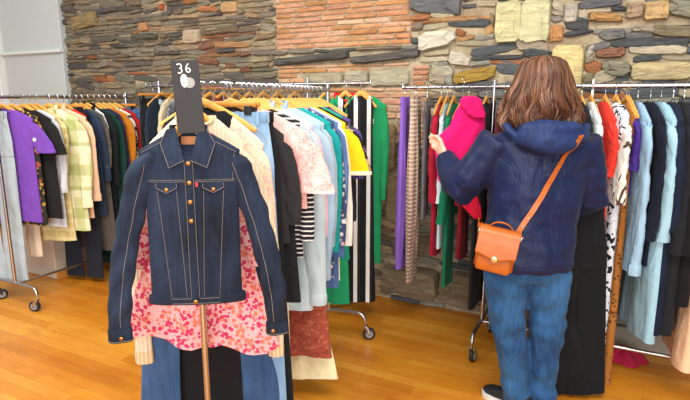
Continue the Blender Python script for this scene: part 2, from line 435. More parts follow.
# ------------------------------------------------------------------ hangers and garments
def hook(b, h, c='c'):
    pts = [(0, 0, .022)]
    for q in range(0, 15):
        a = -pi/2 + 1.5*pi*q/14*1.02; pts.append((-.016*cos(a)*-1, 0, h-.0035-.0+.0+ .016*sin(a)))
    pts = [(0, 0, .02), (0, 0, h-.034)] + [(.017*cos(a), 0, h-.0055+.017*sin(a)) for a in [(-pi/2+.55)+q*(pi*1.45)/12 for q in range(13)]]
    b.tube(pts, .0021, 6, up=(0, 1, 0))
def hz(x): return .026 - .118*(abs(x)/.21)**1.12
_hproto = {}
def hanger(kind, loc, rz, h, label, group=None):
    names = {'wood': 'wooden_hanger', 'clip': 'clip_hanger', 'wire': 'wire_hanger', 'white': 'plastic_hanger'}
    key = (kind, round(h, 3))
    if key in _hproto:
        src = _hproto[key]; t = src.copy(); COL.objects.link(t); t.location = loc; t.rotation_euler = (0, 0, rz); t['label'] = label
        for ch in src.children:
            c = ch.copy(); COL.objects.link(c); c.parent = t
        return t
    t = thing(names[kind], label, 'hanger', loc, rz)
    b = MB(); hook(b, h); b.build('hook', CHROME, t)
    b = MB(); xs_ = [-.165+.33*i/24 for i in range(25)]
    if kind == 'wood':
        b.tube([(x_, 0, hz(x_)-.004) for x_ in xs_], [(.015-.006*abs(x_)/.2, .0055) for x_ in xs_], 10, up=(0, 0, 1)); m = HWOOD
    elif kind == 'white':
        b.tube([(x_, 0, hz(x_)-.006) for x_ in xs_], [(.011, .004)]*25, 8, up=(0, 0, 1)); m = WHITEP
    elif kind == 'wire':
        b.tube([(x_, 0, hz(x_)-.004) for x_ in xs_], .002, 6); m = CHROME
    else:
        b.tube([(-.13, 0, .012), (.13, 0, .012)], .0045, 8); m = HWOOD2 if kind == 'clip' else CHROME
        b.tube([(-.13, 0, .012), (.13, 0, .012)], [(.011, .005)]*2, 8, up=(0, 0, 1))
    b.build('crossbar', m, t)
    if kind == 'clip':
        for s_ in (-1, 1):
            b = MB(); b.box((s_*.10, 0, -.012), (.03, .034, .036), bev=.003); b.build('clip', BLACKP, t, False)
    _hproto[key] = t
    return t

class Top:
    """hanging upper garment; x across the shoulders, front towards -y, z down from the neck"""
    def __init__(s, L, W=.2, hem=.22, t=.02, th=.03, neck=.065, fold=.008, kx=30, seed=0, slope=.06, arm=.2, waist=None, scoop=.03):
        s.__dict__.update(locals()); r = random.Random(seed); s.ph = [r.uniform(0, 6.28) for _ in range(6)]
    def prof(s, z):
        L = s.L; d = -z
        if d < s.slope: f = (d/s.slope); hw = s.neck + (s.W-s.neck)*f**.9
        elif d < s.arm: hw = s.W + (min(s.W, s.hem)-.006-s.W)*((d-s.slope)/(s.arm-s.slope))
        else:
            f = (d-s.arm)/max(.01, L-s.arm); a = min(s.W, s.hem)-.006; hw = a + (s.hem-a)*f**1.1
            if s.waist: hw -= s.waist*sin(pi*min(1, f*1.3))
        tt = s.t*(.75+.25*min(1, d/s.slope)) + (s.th-s.t)*min(1, d/L)**.8
        return hw, tt
    def fo(s, x, z, sd):
        d = -z; a = s.fold_amp(d); p = s.ph; k_ = s.kx*.42
        return a*(2.4*noise.noise(Vector((k_*x+p[0], 1.6*d+p[1], sd*3.7+p[2]))) + 1.2*noise.noise(Vector((k_*2.2*x+p[3], 4*d+p[4], sd*3.1))))
    def fold_amp(s, d): return s.__dict__['fold_'] * (.12 + .88*min(1, max(0, d-.06)/max(.1, s.L*.8)))
    def front(s, x, z, off=.002):
        hw, tt = s.prof(z); q = min(.999, abs(x/hw)); n = 2.6
        return -tt*(1-q**n)**(1/n) + s.fo(x, z, -1)*(1-q**6) - off
    def mesh(s, b=None, nr=34, n=56, bottom=True):
        b = b or MB(); s_ = s; rings = []; n_ = 2.6
        zs = [0, -.012, -.03, -s.slope*.8, -s.slope, -s.slope-.012] + [-s.slope-.02-(s.L-s.slope-.02)*i/(nr-1) for i in range(nr)]
        zs = sorted(set(round(q, 5) for q in zs), reverse=True)
        for z in zs:
            hw, tt = s.prof(z); r = []
            for k_ in range(n):
                a = 2*pi*k_/n; x = hw*math.copysign(abs(cos(a))**(2/n_), cos(a)); yb = tt*math.copysign(abs(sin(a))**(2/n_), sin(a))
                q = min(1, abs(x/hw)); sd = 1 if yb > 0 else -1
                zz = z
                if -z < s.slope+.02 and sd < 0 and abs(x) < s.neck*1.25: zz = z - s.scoop*(1-(x/(s.neck*1.25))**2)*max(0, 1+z/(s.slope+.02))
                if z <= -s.L+.001: zz = z + .006*sin(9*x+s.ph[4]) + .004*sin(23*x+s.ph[3])
                r.append(Vector((x + .3*s.fo(x, z, 3)*q, yb + s.fo(x, z, sd)*(1-q**6), zz)))
            rings.append(r)
        # neckline turned in, hem turned in
        def inner(r, f, dz):
            c = sum(r, Vector())/len(r); return [Vector((c.x+(p.x-c.x)*f, c.y+(p.y-c.y)*f*.8, p.z+dz)) for p in r]
        rings = [inner(rings[0], .6, -.05), inner(rings[0], .9, -.004)] + rings + [inner(rings[-1], .97, .001), inner(rings[-1], .9, .05)]
        b.loft(rings, cap0=True, cap1=True); return b
def make_top(parent, mat, L, W=.2, hem=.22, t=.02, th=.03, neck=.065, fold=.008, kx=30, seed=0, sleeve='long', sl=.58, sw=.06, cuff=None, collar=None,
             placket=None, waist=None, slope=.06, arm=.2, buttons=0, pockets=False, hood=None, fwd=0, splay=.05, cuffmat=None, scoop=.03, pile=None, btn=None, name='body'):
    T = Top(L, W, hem, t, th, neck, 0, kx, seed, slope, arm, waist, scoop); T.__dict__['fold_'] = fold
    T.mesh().build(name, mat, parent)
    r = random.Random(seed+5)
    if sleeve:
        for sd in (-1, 1):
            n = 20; b = MB(); rings = []
            n_s = 26 if sleeve == 'long' else 10
            Ls = sl if sleeve == 'long' else min(sl, .24)
            bend = r.uniform(-.02, .02); ph = r.uniform(0, 6)
            for i in range(n_s+1):
                f = i/n_s; d = f*Ls
                cx = sd*(W-.035 + splay*(1-math.exp(-4*f)) + .012*sin(3*f+ph)*f); cy = fwd*f*f + bend*f + .01*sin(4*f+ph)*f
                if sleeve == 'short': cx = sd*(W-.035 + splay*1.6*f)
                cz = -slope - .012 - d
                rx = sw*(1-.42*f) if sleeve == 'long' else sw*(1.05-.1*f)
                if i == 0: rx *= .75
                ry = max(.012, t*.85 + .01*f)
                wr = 1+.10*noise.noise(Vector((f*7, ph, sd*3)))
                tilt = sd*(.5*(1-f)**2)
                ring = []
                for k_ in range(n):
                    a = 2*pi*k_/n; ex, ey = rx*cos(a)*wr, ry*sin(a)*(1+.5*noise.noise(Vector((f*6, cos(a)*1.6+ph, sin(a)+sd))))
                    ring.append(Vector((cx+ex, cy+ey+.006*noise.noise(Vector((f*14+ph, cos(a)*3, sin(a)*2))), cz - tilt*ex)))
                rings.append(ring)
            last = rings[-1]; c = sum(last, Vector())/n
            rings += [[c+(p-c)*.88 for p in last], [c+(p-c)*.8+Vector((0, 0, .04)) for p in last]]
            b.loft(rings); o = b.build('sleeve', mat, parent)
            if cuff:
                b = MB(); hc = .055 if sleeve == 'long' else .02; rr = []
                for q_ in (0, .15, .85, 1):
                    rr.append([c+(p-c)*(1.07 if 0 < q_ < 1 else 1.02)+Vector((0, 0, .012-hc*q_)) for p in last])
                b.loft(rr); b.build('cuff', cuffmat or mat, o)
    if collar:
        b = MB(); hh = {'shirt': .035, 'roll': .06, 'crew': .014, 'stand': .045}[collar]; rr = []
        nn = 28
        for q_, ex in ((0, 1.0), (.5, 1.05), (1, 1.0), (1, .86), (.5, .88), (0, .85)):
            ring = []
            for k_ in range(nn):
                a = 2*pi*k_/nn; x_ = (neck+.008)*ex*cos(a); y_ = (t*.9+.012)*ex*sin(a); fr = max(0, -sin(a))
                ring.append(Vector((x_, y_, -.012 - fr*scoop*.9 + hh*q_*(1-.5*fr if collar != 'roll' else 1)+ .0)))
            rr.append(ring)
        rr.append(rr[0]); b.loft(rr, False, False); b.build('collar', cuffmat or mat, parent)
        if collar == 'shirt':
            for sd in (-1, 1):
                b = MB(); pts = [(0.006, -.045), (.03, -.085), (.075, -.05), (.06, -.005)]
                v = []; 
                for off in (.004, .009):
                    for px_, pz_ in pts: v.append((sd*px_, T.front(min(px_, W*.9), min(pz_, -.06), off)-.012, pz_+.012))
                b.add(v, [(0, 1, 2, 3), (4, 5, 6, 7), (0, 1, 5, 4), (1, 2, 6, 5), (2, 3, 7, 6), (3, 0, 4, 7)]); b.build('collar_point', mat, parent)
    if placket:
        b = MB(); rr = []
        for i in range(30):
            z = -scoop-.03 - (L-scoop-.036)*i/29
            rr.append([Vector((x_, T.front(x_, z, o_), z)) for x_, o_ in ((-.015, .001), (-.014, .004), (.014, .004), (.015, .001))])
        b.loft(rr, True, True); b.build('placket', mat if placket is True else placket, parent)
        for i in range(buttons or 5):
            z = -.09-(L-.14)*i/max(1, (buttons or 5)-1); b = MB()
            b.lathe([(.0015, -.003), (.0065, -.002), (.0065, .001), (.004, .0015)], 12, Matrix.Translation((0, T.front(0, z, .006), z)) @ Matrix.Rotation(pi/2, 4, 'X')); b.build('button', btn or SILVER, parent)
    if pockets:
        for sd in (-1, 1):
            b = MB(); v = []
            pts = [(.045, -.19), (.13, -.19), (.13, -.285), (.0875, -.305), (.045, -.285)]
            for off in (.001, .006):
                for px_, pz_ in pts: v.append((sd*px_, T.front(px_*sd, pz_, off), pz_))
            b.add(v, [(0, 1, 2, 3, 4), (5, 6, 7, 8, 9)]+[(i, (i+1) % 5, (i+1) % 5+5, i+5) for i in range(5)]); b.build('chest_pocket', mat, parent)
    return T
def make_trousers(parent, mat, L, W=.19, leg=.10, hem=.11, t=.02, seed=0, band=True, jean=False, fold=.006, spread=.0, top=0.0):
    r = random.Random(seed); ph = r.uniform(0, 6); b = MB(); n = 40
    crotch = .27
    def ring(cx, hw, tt, z, sh):
        out = []
        for k_ in range(n):
            a = 2*pi*k_/n; x = hw*math.copysign(abs(cos(a))**.8, cos(a)); y = tt*math.copysign(abs(sin(a))**.8, sin(a))
            y += fold*min(1, -z/.3)*2.4*noise.noise(Vector((x*16+ph, z*2.5, sh*3+ph)))
            out.append(Vector((cx+x, y, z)))
        return out
    rr = []
    for i in range(12):
        f = i/11; z = -(crotch+.03)*f; rr.append(ring(0, W*(.92+.12*min(1, f*1.6)), t*(.7+.5*f), z, 0))
    b.loft(rr)
    for sd in (-1, 1):
        rr = []
        for i in range(28):
            f = i/27; z = -crotch*.75 - (L-crotch*.75)*f
            hw = leg*(1-f)+hem*f - .012*sin(pi*f); cx = sd*(W*1.02-hw*.98 + spread*f)
            if i < 3: hw *= .97
            rr.append(ring(cx, hw, t*1.15+.006*sin(11*f+ph+sd), z, sd*2))
        c = sum(rr[-1], Vector())/n
        rr += [[c+(p-c)*.9 for p in rr[-1]], [c+(p-c)*.85+Vector((0, 0, .05)) for p in rr[-1]]]
        b.loft(rr)
    b.build('legs', mat, parent)
    if band:
        b = MB(); b.loft([[Vector((p.x*f_, p.y*f_*1.1, zz)) for p in ring(0, W*.93, t*.75, 0, 0)] for zz, f_ in ((.012, .93), (.012, 1.03), (-.028, 1.03), (-.03, .97))])
        b.build('waistband', mat, parent)
    if jean:
        b = MB(); b.lathe([(.001, -.003), (.0085, -.002), (.0085, .002), (.003, .003)], 14, Matrix.Translation((0, -t*.85-.006, -.01)) @ Matrix.Rotation(pi/2, 4, 'X')); b.build('button', BRASS, parent)
        for sd in (-1, 1):
            for xx in (.06, .14):
                b = MB(); b.box((sd*xx, -t*.8-.003, -.01), (.012, .004, .05)); b.build('belt_loop', mat, parent, False)
            b = MB(); b.tube([(sd*(W*.55+.07*sin(q*pi/16)*1), -t*1.02-.004*1, -.03-.085*q/8) for q in range(9)], .0013, 5); b.build('pocket_seam', STITCH, parent)
            b = MB(); b.tube([(sd*.012+sd*0, -t*1.0-.007, -.04-.16*q/6) for q in range(7)], .0012, 5); b.build('fly_seam', STITCH, parent)
def make_skirt(parent, mat, L, W=.17, hem=.26, t=.02, th=.05, seed=0, fold=.016, kx=45, bandmat=None, tiers=0):
    T = Top(L, W, hem, t, th, W*.93, 0, kx, seed, .02, .04, None, 0); T.__dict__['fold_'] = fold
    T.mesh().build('skirt_body', mat, parent)
    b = MB(); rr = []
    for zz, f_ in ((.008, .94), (.008, 1.04), (-.03, 1.06), (-.032, .98)):
        rr.append([Vector((W*f_*cos(2*pi*k_/36), t*1.15*f_*math.copysign(abs(sin(2*pi*k_/36))**.8, sin(2*pi*k_/36)), zz)) for k_ in range(36)])
    b.loft(rr); b.build('waistband', bandmat or mat, parent)
def make_scarf(parent, mat, L, W=.05, t=.014, seed=0):
    r = random.Random(seed); ph = r.uniform(0, 6); b = MB(); rr = []; n = 28
    for i in range(40):
        f = i/39; z = .026 - f*(L+.026); rr.append([Vector((W*(1+.15*f)*math.copysign(abs(cos(a))**.7, cos(a)), t*(1+.3*sin(5*f+ph))*math.copysign(abs(sin(a))**.8, sin(a))*(1+.25*sin(60*cos(a)*W*3+ph)) + .004*sin(60*W*cos(a)*2+ph+4*f), z)) for a in [2*pi*k_/n for k_ in range(n)]])
    b.loft(rr); b.build('folded_cloth', mat, parent)

MDIR = (MBp-MA).normalized(); MN = math.atan2(MDIR.y, MDIR.x) - pi/2      # yaw of a garment hung square on the middle rack
RACKS = {'L': (lambda s: Vector((LX, 2.12+s*1.22, 0)), 0, 1.49), 'M': (lambda s: MA+MDIR*s, MN, 1.53),
         'C': (lambda s: Vector((-3.20+s, 3.06, 0)), pi/2, 1.575), 'R': (lambda s: Vector((-.60+s, RY, 0)), pi/2, 1.545)}
GROUPS = {'L': 'clothes on the left rack', 'M': 'clothes on the middle rack', 'C': 'clothes on the rear wall rack', 'R': 'clothes on the right rack'}
def hang(rack, s, yaw, kind, mat, yb, name, label, cat, hk='wood', h=.085, off=(0, 0), **kw):
    f, base, zr = RACKS[rack]; p = f(s) + Vector((off[0], off[1], 0)); rz = base + radians(yaw)
    hk_h = h
    zt = zr + .0125 - hk_h - .0065
    hz_loc = (p.x, p.y, zt)
    if hk: hanger(hk, hz_loc, rz, hk_h, 'hanger carrying the ' + ' '.join(label.split()[:13]), None)
    # where the picture row yb puts the hem
    L = zt - zrow(p.x, p.y, yb)
    dz = {'top': -.0, 'trousers': -.03, 'skirt': -.03, 'scarf': 0}[kind]
    t = thing(name, label, cat, (p.x, p.y, zt+dz), rz, GROUPS[rack])
    sd = int(abs(s)*1000)+len(name)*7
    if kind == 'top': make_top(t, mat, L, seed=sd, **kw)
    elif kind == 'trousers': make_trousers(t, mat, L+dz, seed=sd, **kw)
    elif kind == 'skirt': make_skirt(t, mat, L+dz, seed=sd, **kw)
    else: make_scarf(t, mat, L, seed=sd, **kw)
    return t
TT = dict(t=.013, th=.018, fold=.005)
# ---- left rack, front to back
hang('L', .015, 19, 'trousers', fab('denim', '#b9c4c8', '#93a3ad'), 281, 'jeans', 'pale washed jeans at the near end of the left rail', 'jeans', hk='clip', W=.17, leg=.09, hem=.10, jean=True, t=.014, off=(-.16, 0))
hang('L', .075, 23, 'top', fab('plain', '#7646ab'), 221, 't_shirt', 'purple t-shirt with a small white sleeve badge on the left rail', 't-shirt', sleeve='short', sl=.22, sw=.075, W=.215, hem=.20, slope=.07, collar='crew', splay=.07, cuff=True, off=(-.08, 0), **TT)
hang('L', .12, 15, 'top', fab('floral', '#2b2a24', '#b08a3a', '#a5503a'), 223, 'blouse', 'dark blouse with tiny gold flowers between the purple and black tees', 'blouse', sleeve='short', W=.20, hem=.19, off=(-.06, 0), **TT)
hang('L', .17, 17, 'top', fab('plain', '#1c1c1b'), 218, 't_shirt', 'plain black t-shirt behind the purple one', 't-shirt', sleeve='short', sl=.24, sw=.07, W=.215, hem=.225, slope=.075, off=(-.03, 0), **TT)
hang('L', .215, 15, 'top', fab('plain', '#c9cccf'), 226, 'shirt', 'pale grey shirt showing as a thin edge behind the black tee', 'shirt', W=.20, hem=.21, sl=.5, sw=.05, cuff=True, off=(-.04, 0), **TT)
hang('L', .26, 17, 'top', fab('check', '#d2bf83', '#bfae62', '#e0cf9c', sc=.35), 240, 'dress', 'ochre and cream checked shirt dress, longest in the plaid bunch', 'dress', W=.19, hem=.22, sl=.4, off=(-.05, 0), **TT)
hang('L', .31, 17, 'top', fab('plaid', '#efe3bb', '#9bab58', '#f3e9cd', sc=.75), 229, 'overshirt', 'green and cream block plaid overshirt on the left rail', 'overshirt', W=.235, hem=.25, sl=.62, sw=.08, cuff=True, collar='shirt', placket=True, slope=.07, pockets=True, t=.018, th=.026, fold=.006)
hang('L', .35, 17, 'scarf', fab('plain', '#f2d9c0'), 256, 'scarf', 'cream and peach scarf hanging low under the purple tee', 'scarf', W=.05, off=(-.12, -.2), hk=None)
hang('L', .365, 15, 'top', fab('plain', '#e8bf9c'), 216, 'fleece_jacket', 'peach fleece jacket with a round brown button beside the plaid overshirt', 'jacket', W=.24, hem=.23, sl=.58, sw=.075, cuff=True, collar='stand', slope=.07, t=.018, th=.024, fold=.006, placket=True, buttons=2, btn=BRASS)
hang('L', .41, 13, 'top', fab('plain', '#d8281f'), 200, 'jumper', 'bright red jumper whose shoulder shows behind the peach fleece', 'jumper', W=.19, hem=.19, sl=.4, sw=.05, **TT)
hang('L', .445, 13, 'trousers', fab('plain', '#20242e'), 276, 'trousers', 'navy trousers hanging below the plaid overshirt', 'trousers', hk='clip', W=.17, leg=.09, hem=.08, t=.014)
hang('L', .49, 13, 'top', fab('plain', '#2c3a50'), 214, 'shirt', 'slate blue shirt behind the red jumper', 'shirt', W=.20, hem=.20, sl=.5, sw=.05, **TT)
hang('L', .53, 13, 'top', fab('plain', '#5b544c'), 248, 'dress', 'taupe grey long dress between dark tops on the left rail', 'dress', W=.195, hem=.23, sl=.4, sw=.05, **TT)
hang('L', .575, 13, 'top', fab('plain', '#14181a'), 235, 'tracksuit_top', 'black tracksuit top with a curved white shoulder panel', 'jacket', W=.205, hem=.20, sl=.55, sw=.06, collar='stand', **TT)
hang('L', .62, 13, 'top', fab('plain', '#14392f'), 262, 'coat', 'bottle green long coat near the mustard shirt', 'coat', W=.205, hem=.21, sl=.58, sw=.06, **TT)
hang('L', .66, 12, 'top', fab('plain', '#2e2148'), 210, 'blouse', 'deep purple blouse between the green coat and mustard shirt', 'blouse', W=.2, hem=.2, sl=.45, sw=.05, **TT)
hang('L', .70, 12, 'top', fab('plain', '#c07516'), 200, 'shirt', 'mustard orange shirt on the left rail', 'shirt', W=.215, hem=.215, sl=.42, sw=.065, **TT)
hang('L', .745, 12, 'top', fab('blotch', '#ddd5c4', '#1d1d1d', sc=2.2), 208, 'blouse', 'cream blouse with black blotches beside the mustard shirt', 'blouse', W=.20, hem=.21, sl=.45, sw=.055, **TT)
hang('L', .79, 12, 'top', fab('plain', '#a82024'), 224, 'cardigan', 'brick red cardigan before the far blue jeans', 'cardigan', W=.20, hem=.21, sl=.5, sw=.055, **TT)
hang('L', .86, 9, 'trousers', fab('denim', '#35578a', '#6d8fb8'), 232, 'jeans', 'mid blue jeans clipped open at the far end of the left rail', 'jeans', hk='clip', W=.23, leg=.115, hem=.11, jean=True, t=.018)
# little badge and panel that sit on their own garments
def on_top(obj_name_label, fn):
    for o in bpy.data.objects:
        if o.get('label', '').startswith(obj_name_label): fn(o); return o
def badge(o):
    b = MB(); b.lathe([(.001, -.002), (.013, -.002), (.013, .001), (.004, .0015)], 14, Matrix.Translation((.222, -.022, -.215)) @ Matrix.Rotation(pi/2, 4, 'X')); b.build('badge', WHITEP, o)
on_top('purple t-shirt', badge)
def panel(o):
    b = MB(); b.tube([(.09, -.016, -.02), (.15, -.024, -.06), (.19, -.03, -.15), (.185, -.032, -.27), (.195, -.03, -.4)], [(.010, .006), (.016, .006), (.015, .006), (.013, .006), (.006, .006)], 10, up=(1, 0, 0)); b.build('white_panel', fab('plain', '#e4e6e8'), o)
on_top('black tracksuit', panel)

# ---- rear wall rack
hang('C', -.07, -8, 'trousers', fab('plain', '#202326'), 190, 'trousers', 'black trousers at the left tip of the rear wall rack', 'trousers', hk='clip', W=.13, leg=.07, hem=.07, t=.016)
hang('C', .03, 4, 'top', fab('plain', '#23303c'), 205, 'shirt', 'dark petrol shirt beside the rear rack post', 'shirt', W=.16, hem=.17, sl=.5, sw=.045, **TT)
hang('C', .11, 6, 'skirt', fab('denim', '#7e98a8', '#b8c4c8'), 190, 'skirt', 'faded blue denim skirt hung sideways on the rear rack', 'skirt', hk='clip', W=.12, hem=.17, t=.018, th=.03, fold=.006)
hang('C', .17, 8, 'top', fab('plain', '#cdbd9c'), 195, 'jacket', 'beige jacket with a white tag on the rear wall rack', 'jacket', W=.17, hem=.18, sl=.45, sw=.05, t=.022, th=.03, fold=.006)
hang('C', .25, 4, 'top', fab('knit', '#8f9296', '#50545a'), 180, 'jumper', 'speckled grey jumper just left of the number card', 'jumper', W=.17, hem=.17, sl=.45, sw=.05, **TT)
hang('C', .33, 4, 'top', fab('blotch', '#26272b', '#d9b7ae', sc=1.5), 185, 'blouse', 'black and blush patterned blouse behind the number card', 'blouse', W=.17, hem=.17, sl=.4, sw=.05, **TT)
hang('C', .42, 0, 'top', fab('plain', '#2b3c5e'), 200, 'shirt', 'navy shirt on the rear wall rack behind the denim jacket collar', 'shirt', W=.18, hem=.18, sl=.45, sw=.05, **TT)
for i, (s_, c_, nm) in enumerate([(.52, '#7a5238', 'brown'), (.64, '#8f3a2e', 'rust'), (.76, '#9a7a4c', 'camel'), (.88, '#2f2f33', 'charcoal'), (1.0, '#a8906c', 'sand'), (1.12, '#6e4a3a', 'cocoa'), (1.26, '#3a2d2a', 'espresso')]):
    hang('C', s_, R.uniform(-5, 5), 'top', fab('plain', c_), 215, 'cardigan', '%s cardigan on the rear wall rack, mostly hidden by the middle rack' % nm, 'cardigan', W=.19, hem=.19, sl=.4, sw=.05, **TT)
hang('C', 1.50, -30, 'top', fab('plain', '#1f8a5c'), 298, 'dress', 'plain green long dress left of the striped dresses', 'dress', W=.13, hem=.15, sleeve=None, t=.018, th=.03)
hang('C', 1.72, -70, 'top', fab('plain', '#1f9058'), 262, 'cardigan', 'green cardigan with white front edge peeking out behind the striped dresses', 'cardigan', off=(.04, .03), W=.15, hem=.13, sleeve='long', sl=.6, sw=.035, splay=.03, t=.018, th=.03, placket=fab('plain', '#e9e5da'), buttons=1)
hang('C', 1.70, -58, 'top', fab('stripe_v', '#1d9a63', '#efeae2', '#17181a', sc=.33), 301, 'dress', 'green, white and black striped long dress near the brick patch', 'dress', off=(-.03, -.05), W=.13, hem=.16, sleeve='short', sl=.1, sw=.035, t=.018, th=.03, fold=.008, collar='shirt', cuffmat=fab('plain', '#d81f26'))
hang('C', 1.775, -62, 'top', fab('stripe_v', '#17181a', '#e6e2da', '#26262a', sc=.4), 301, 'dress', 'black and white striped long dress, rightmost on the rear rack arm', 'dress', off=(-.01, -.03), W=.085, hem=.11, sleeve=None, t=.018, th=.03, fold=.008)

# ---- middle rack, front to back (denim jacket comes further down)
hang('M', .085, 24, 'top', fab('rib', '#efe2c6', '#d8c09a'), 305, 'jumper', 'cream ribbed jumper with orange edged cuffs under the pink blouse', 'jumper', h=.115, off=(-.05, 0), W=.175, hem=.19, sl=.83, sw=.056, slope=.10, splay=.125, cuff=True, cuffmat=fab('rib', '#e9d7b0', '#c98f52'), t=.012, th=.014, fold=.003, collar='crew')
hang('M', .115, 26, 'trousers', fab('denim', '#2a4468', '#4c709c'), 440, 'jeans', 'wide dark blue jeans hanging below the pink floral blouse', 'jeans', hk='clip', h=.30, W=.225, leg=.085, hem=.09, jean=True, t=.016, spread=.075, off=(-.065, -.0))
hang('M', .15, 22, 'top', fab('plain', '#17181b'), 440, 'dress', 'long black dress hidden between the blue jeans legs', 'dress', W=.16, hem=.2, sleeve=None, t=.012, th=.016, fold=.004, off=(-.06, 0))
hang('M', .18, 12, 'top', fab('knit', '#f2dcb0', '#eeb4b0'), 300, 'cardigan', 'pastel yellow and pink cardigan with its shoulder right of the denim jacket', 'cardigan', h=.105, off=(-.03, 0), W=.195, hem=.19, sl=.55, sw=.045, slope=.12, t=.016, th=.02, fold=.004)
hang('M', .21, 10, 'trousers', fab('denim', '#6d93b8', '#a6c3d8'), 425, 'jeans', 'light blue long jeans showing as a strip beside the jacket sleeve', 'jeans', hk='clip', W=.19, leg=.09, hem=.095, jean=True, t=.014, spread=.035)
hang('M', .24, 9, 'trousers', fab('plain', '#15161a'), 430, 'trousers', 'black wide trousers on the middle rack', 'trousers', hk='clip', W=.195, leg=.09, hem=.10, t=.014, spread=.05)
hang('M', .29, 10, 'top', fab('plain', '#2d2b2d'), 240, 't_shirt', 'charcoal tee with wide sleeves below the pale pink sweater', 't-shirt', sleeve='long', sl=.36, sw=.06, W=.22, hem=.235, slope=.11, t=.016, off=(-.02, 0), th=.02, fold=.005)
hang('M', .325, 10, 'skirt', fab('plain', '#1d1e22'), 298, 'skirt', 'straight black skirt hanging under the charcoal tee', 'skirt', hk='clip', h=.35, W=.22, hem=.245, t=.014, th=.018, fold=.003)
hang('M', .365, 10, 'top', fab('floral', '#f3b6ae', '#e79a96', '#f8d9cc', sc=2.5), 205, 'jumper', 'pink mottled loose knit sweater on the middle rack', 'sweater', W=.265, hem=.265, sleeve='short', sl=.24, sw=.08, slope=.10, t=.018, th=.026, fold=.006)
hang('M', .41, 8, 'top', fab('stripe_h', '#22242a', '#e9e6de', '#22242a', sc=1.6), 255, 'top', 'black and white striped top below the pink sweater', 'top', W=.22, hem=.225, sleeve='long', sl=.5, sw=.055, **TT)
hang('M', .45, 8, 'top', fab('plain', '#f1e4c0'), 375, 'dress', 'pale yellow long dress reaching almost to the floor', 'dress', W=.13, hem=.14, sleeve=None, t=.014, th=.018, fold=.005)
hang('M', .49, 10, 'top', fab('denim', '#a9bfc6', '#d3dedf', sc=.6), 306, 'denim_shirt', 'pale washed denim shirt with long hanging sleeves', 'shirt', W=.23, hem=.235, sleeve='long', sl=.76, sw=.075, cuff=True, collar='shirt', slope=.09, pockets=True, placket=True, splay=.055, t=.02, th=.03, fold=.006)
hang('M', .535, 8, 'top', fab('plain', '#f0bfc4'), 250, 'jumper', 'soft pink jumper between the pale denim shirts', 'jumper', W=.225, hem=.22, sleeve='long', sl=.5, sw=.06, slope=.08, t=.016, th=.02, fold=.005)
hang('M', .60, 6, 'skirt', fab('plain', '#efe2b4'), 372, 'skirt', 'butter yellow skirt with its hem near the floor', 'skirt', hk='clip', h=.5, W=.14, hem=.32, t=.014, th=.03, fold=.008)
hang('M', .62, 8, 'top', fab('denim', '#8fb0cc', '#bed0dc', sc=.7), 290, 'denim_jacket', 'sky blue light denim jacket beside the teal lace top', 'jacket', W=.23, hem=.22, sleeve='long', sl=.68, sw=.07, cuff=True, collar='shirt', slope=.085, t=.018, th=.026, fold=.005)
hang('M', .665, 6, 'top', fab('plain', '#a7b9bd'), 270, 'cardigan', 'grey blue fine cardigan behind the light denim jacket', 'cardigan', W=.23, hem=.22, sleeve='long', sl=.58, sw=.06, slope=.08, **TT)
hang('M', .565, 6, 'skirt', fab('floral', '#9c4a36', '#b5634a', '#8a3d2c', sc=1.5), 352, 'skirt', 'rust brown patterned skirt low on the middle rack', 'skirt', hk='clip', h=.5, W=.22, hem=.28, t=.018, th=.03, fold=.008, off=(.02, 0))
hang('M', .74, 6, 'top', fab('lace', '#159a98', '#0b6c70'), 262, 'top', 'teal lace long sleeved top on the middle rack', 'top', W=.235, hem=.235, sleeve='long', sl=.62, sw=.065, slope=.08, t=.018, th=.026, fold=.007)
hang('M', .785, 5, 'top', fab('floral', '#3b4a6c', '#c9a4a8', '#dcdcd8', sc=1.0), 275, 'blouse', 'navy flowered blouse right behind the teal lace top', 'blouse', W=.235, hem=.23, sleeve='long', sl=.6, sw=.055, slope=.08, **TT)
hang('M', .825, 5, 'top', fab('denim', '#45659a', '#6f8dba'), 284, 'denim_dress', 'medium blue denim dress ending in a stitched hem', 'dress', W=.24, hem=.24, sleeve='long', sl=.62, sw=.06, slope=.085, cuff=True, t=.016, th=.024, fold=.005)
hang('M', .87, 4, 'top', fab('plain', '#ece6da'), 278, 'cardigan', 'off white long cardigan beside the medium blue denim dress', 'cardigan', W=.245, hem=.235, sleeve='long', sl=.62, sw=.05, slope=.085, **TT)
hang('M', .965, 4, 'top', fab('floral', '#1c1b20', '#7b4a86', '#c9a66c', sc=.55), 212, 'blouse', 'black blouse with purple and gold flowers', 'blouse', W=.25, hem=.26, sleeve='short', sl=.24, sw=.085, slope=.09, t=.018, th=.03, fold=.008)
hang('M', .915, 3, 'top', fab('plain', '#f2c713'), 170, 'cardigan', 'bright yellow short sleeved top on the middle rack', 'top', W=.25, hem=.25, sleeve='short', sl=.24, sw=.09, slope=.09, cuff=True, cuffmat=fab('plain', '#efe7c6'), t=.018, th=.03, fold=.006)
hang('M', 1.01, 3, 'top', fab('plain', '#1aa07a'), 255, 'dress', 'sea green dress under the yellow top', 'dress', W=.20, hem=.24, sleeve='short', sw=.06, t=.018, th=.03, fold=.008)
hang('M', 1.06, 2, 'top', fab('floral', '#5b4a86', '#d76aa0', '#3a3f52', sc=.6), 200, 'kimono', 'purple and pink flowered kimono top behind the yellow top', 'kimono', W=.23, hem=.24, sleeve='long', sl=.3, sw=.08, slope=.08, t=.018, th=.03, fold=.006)
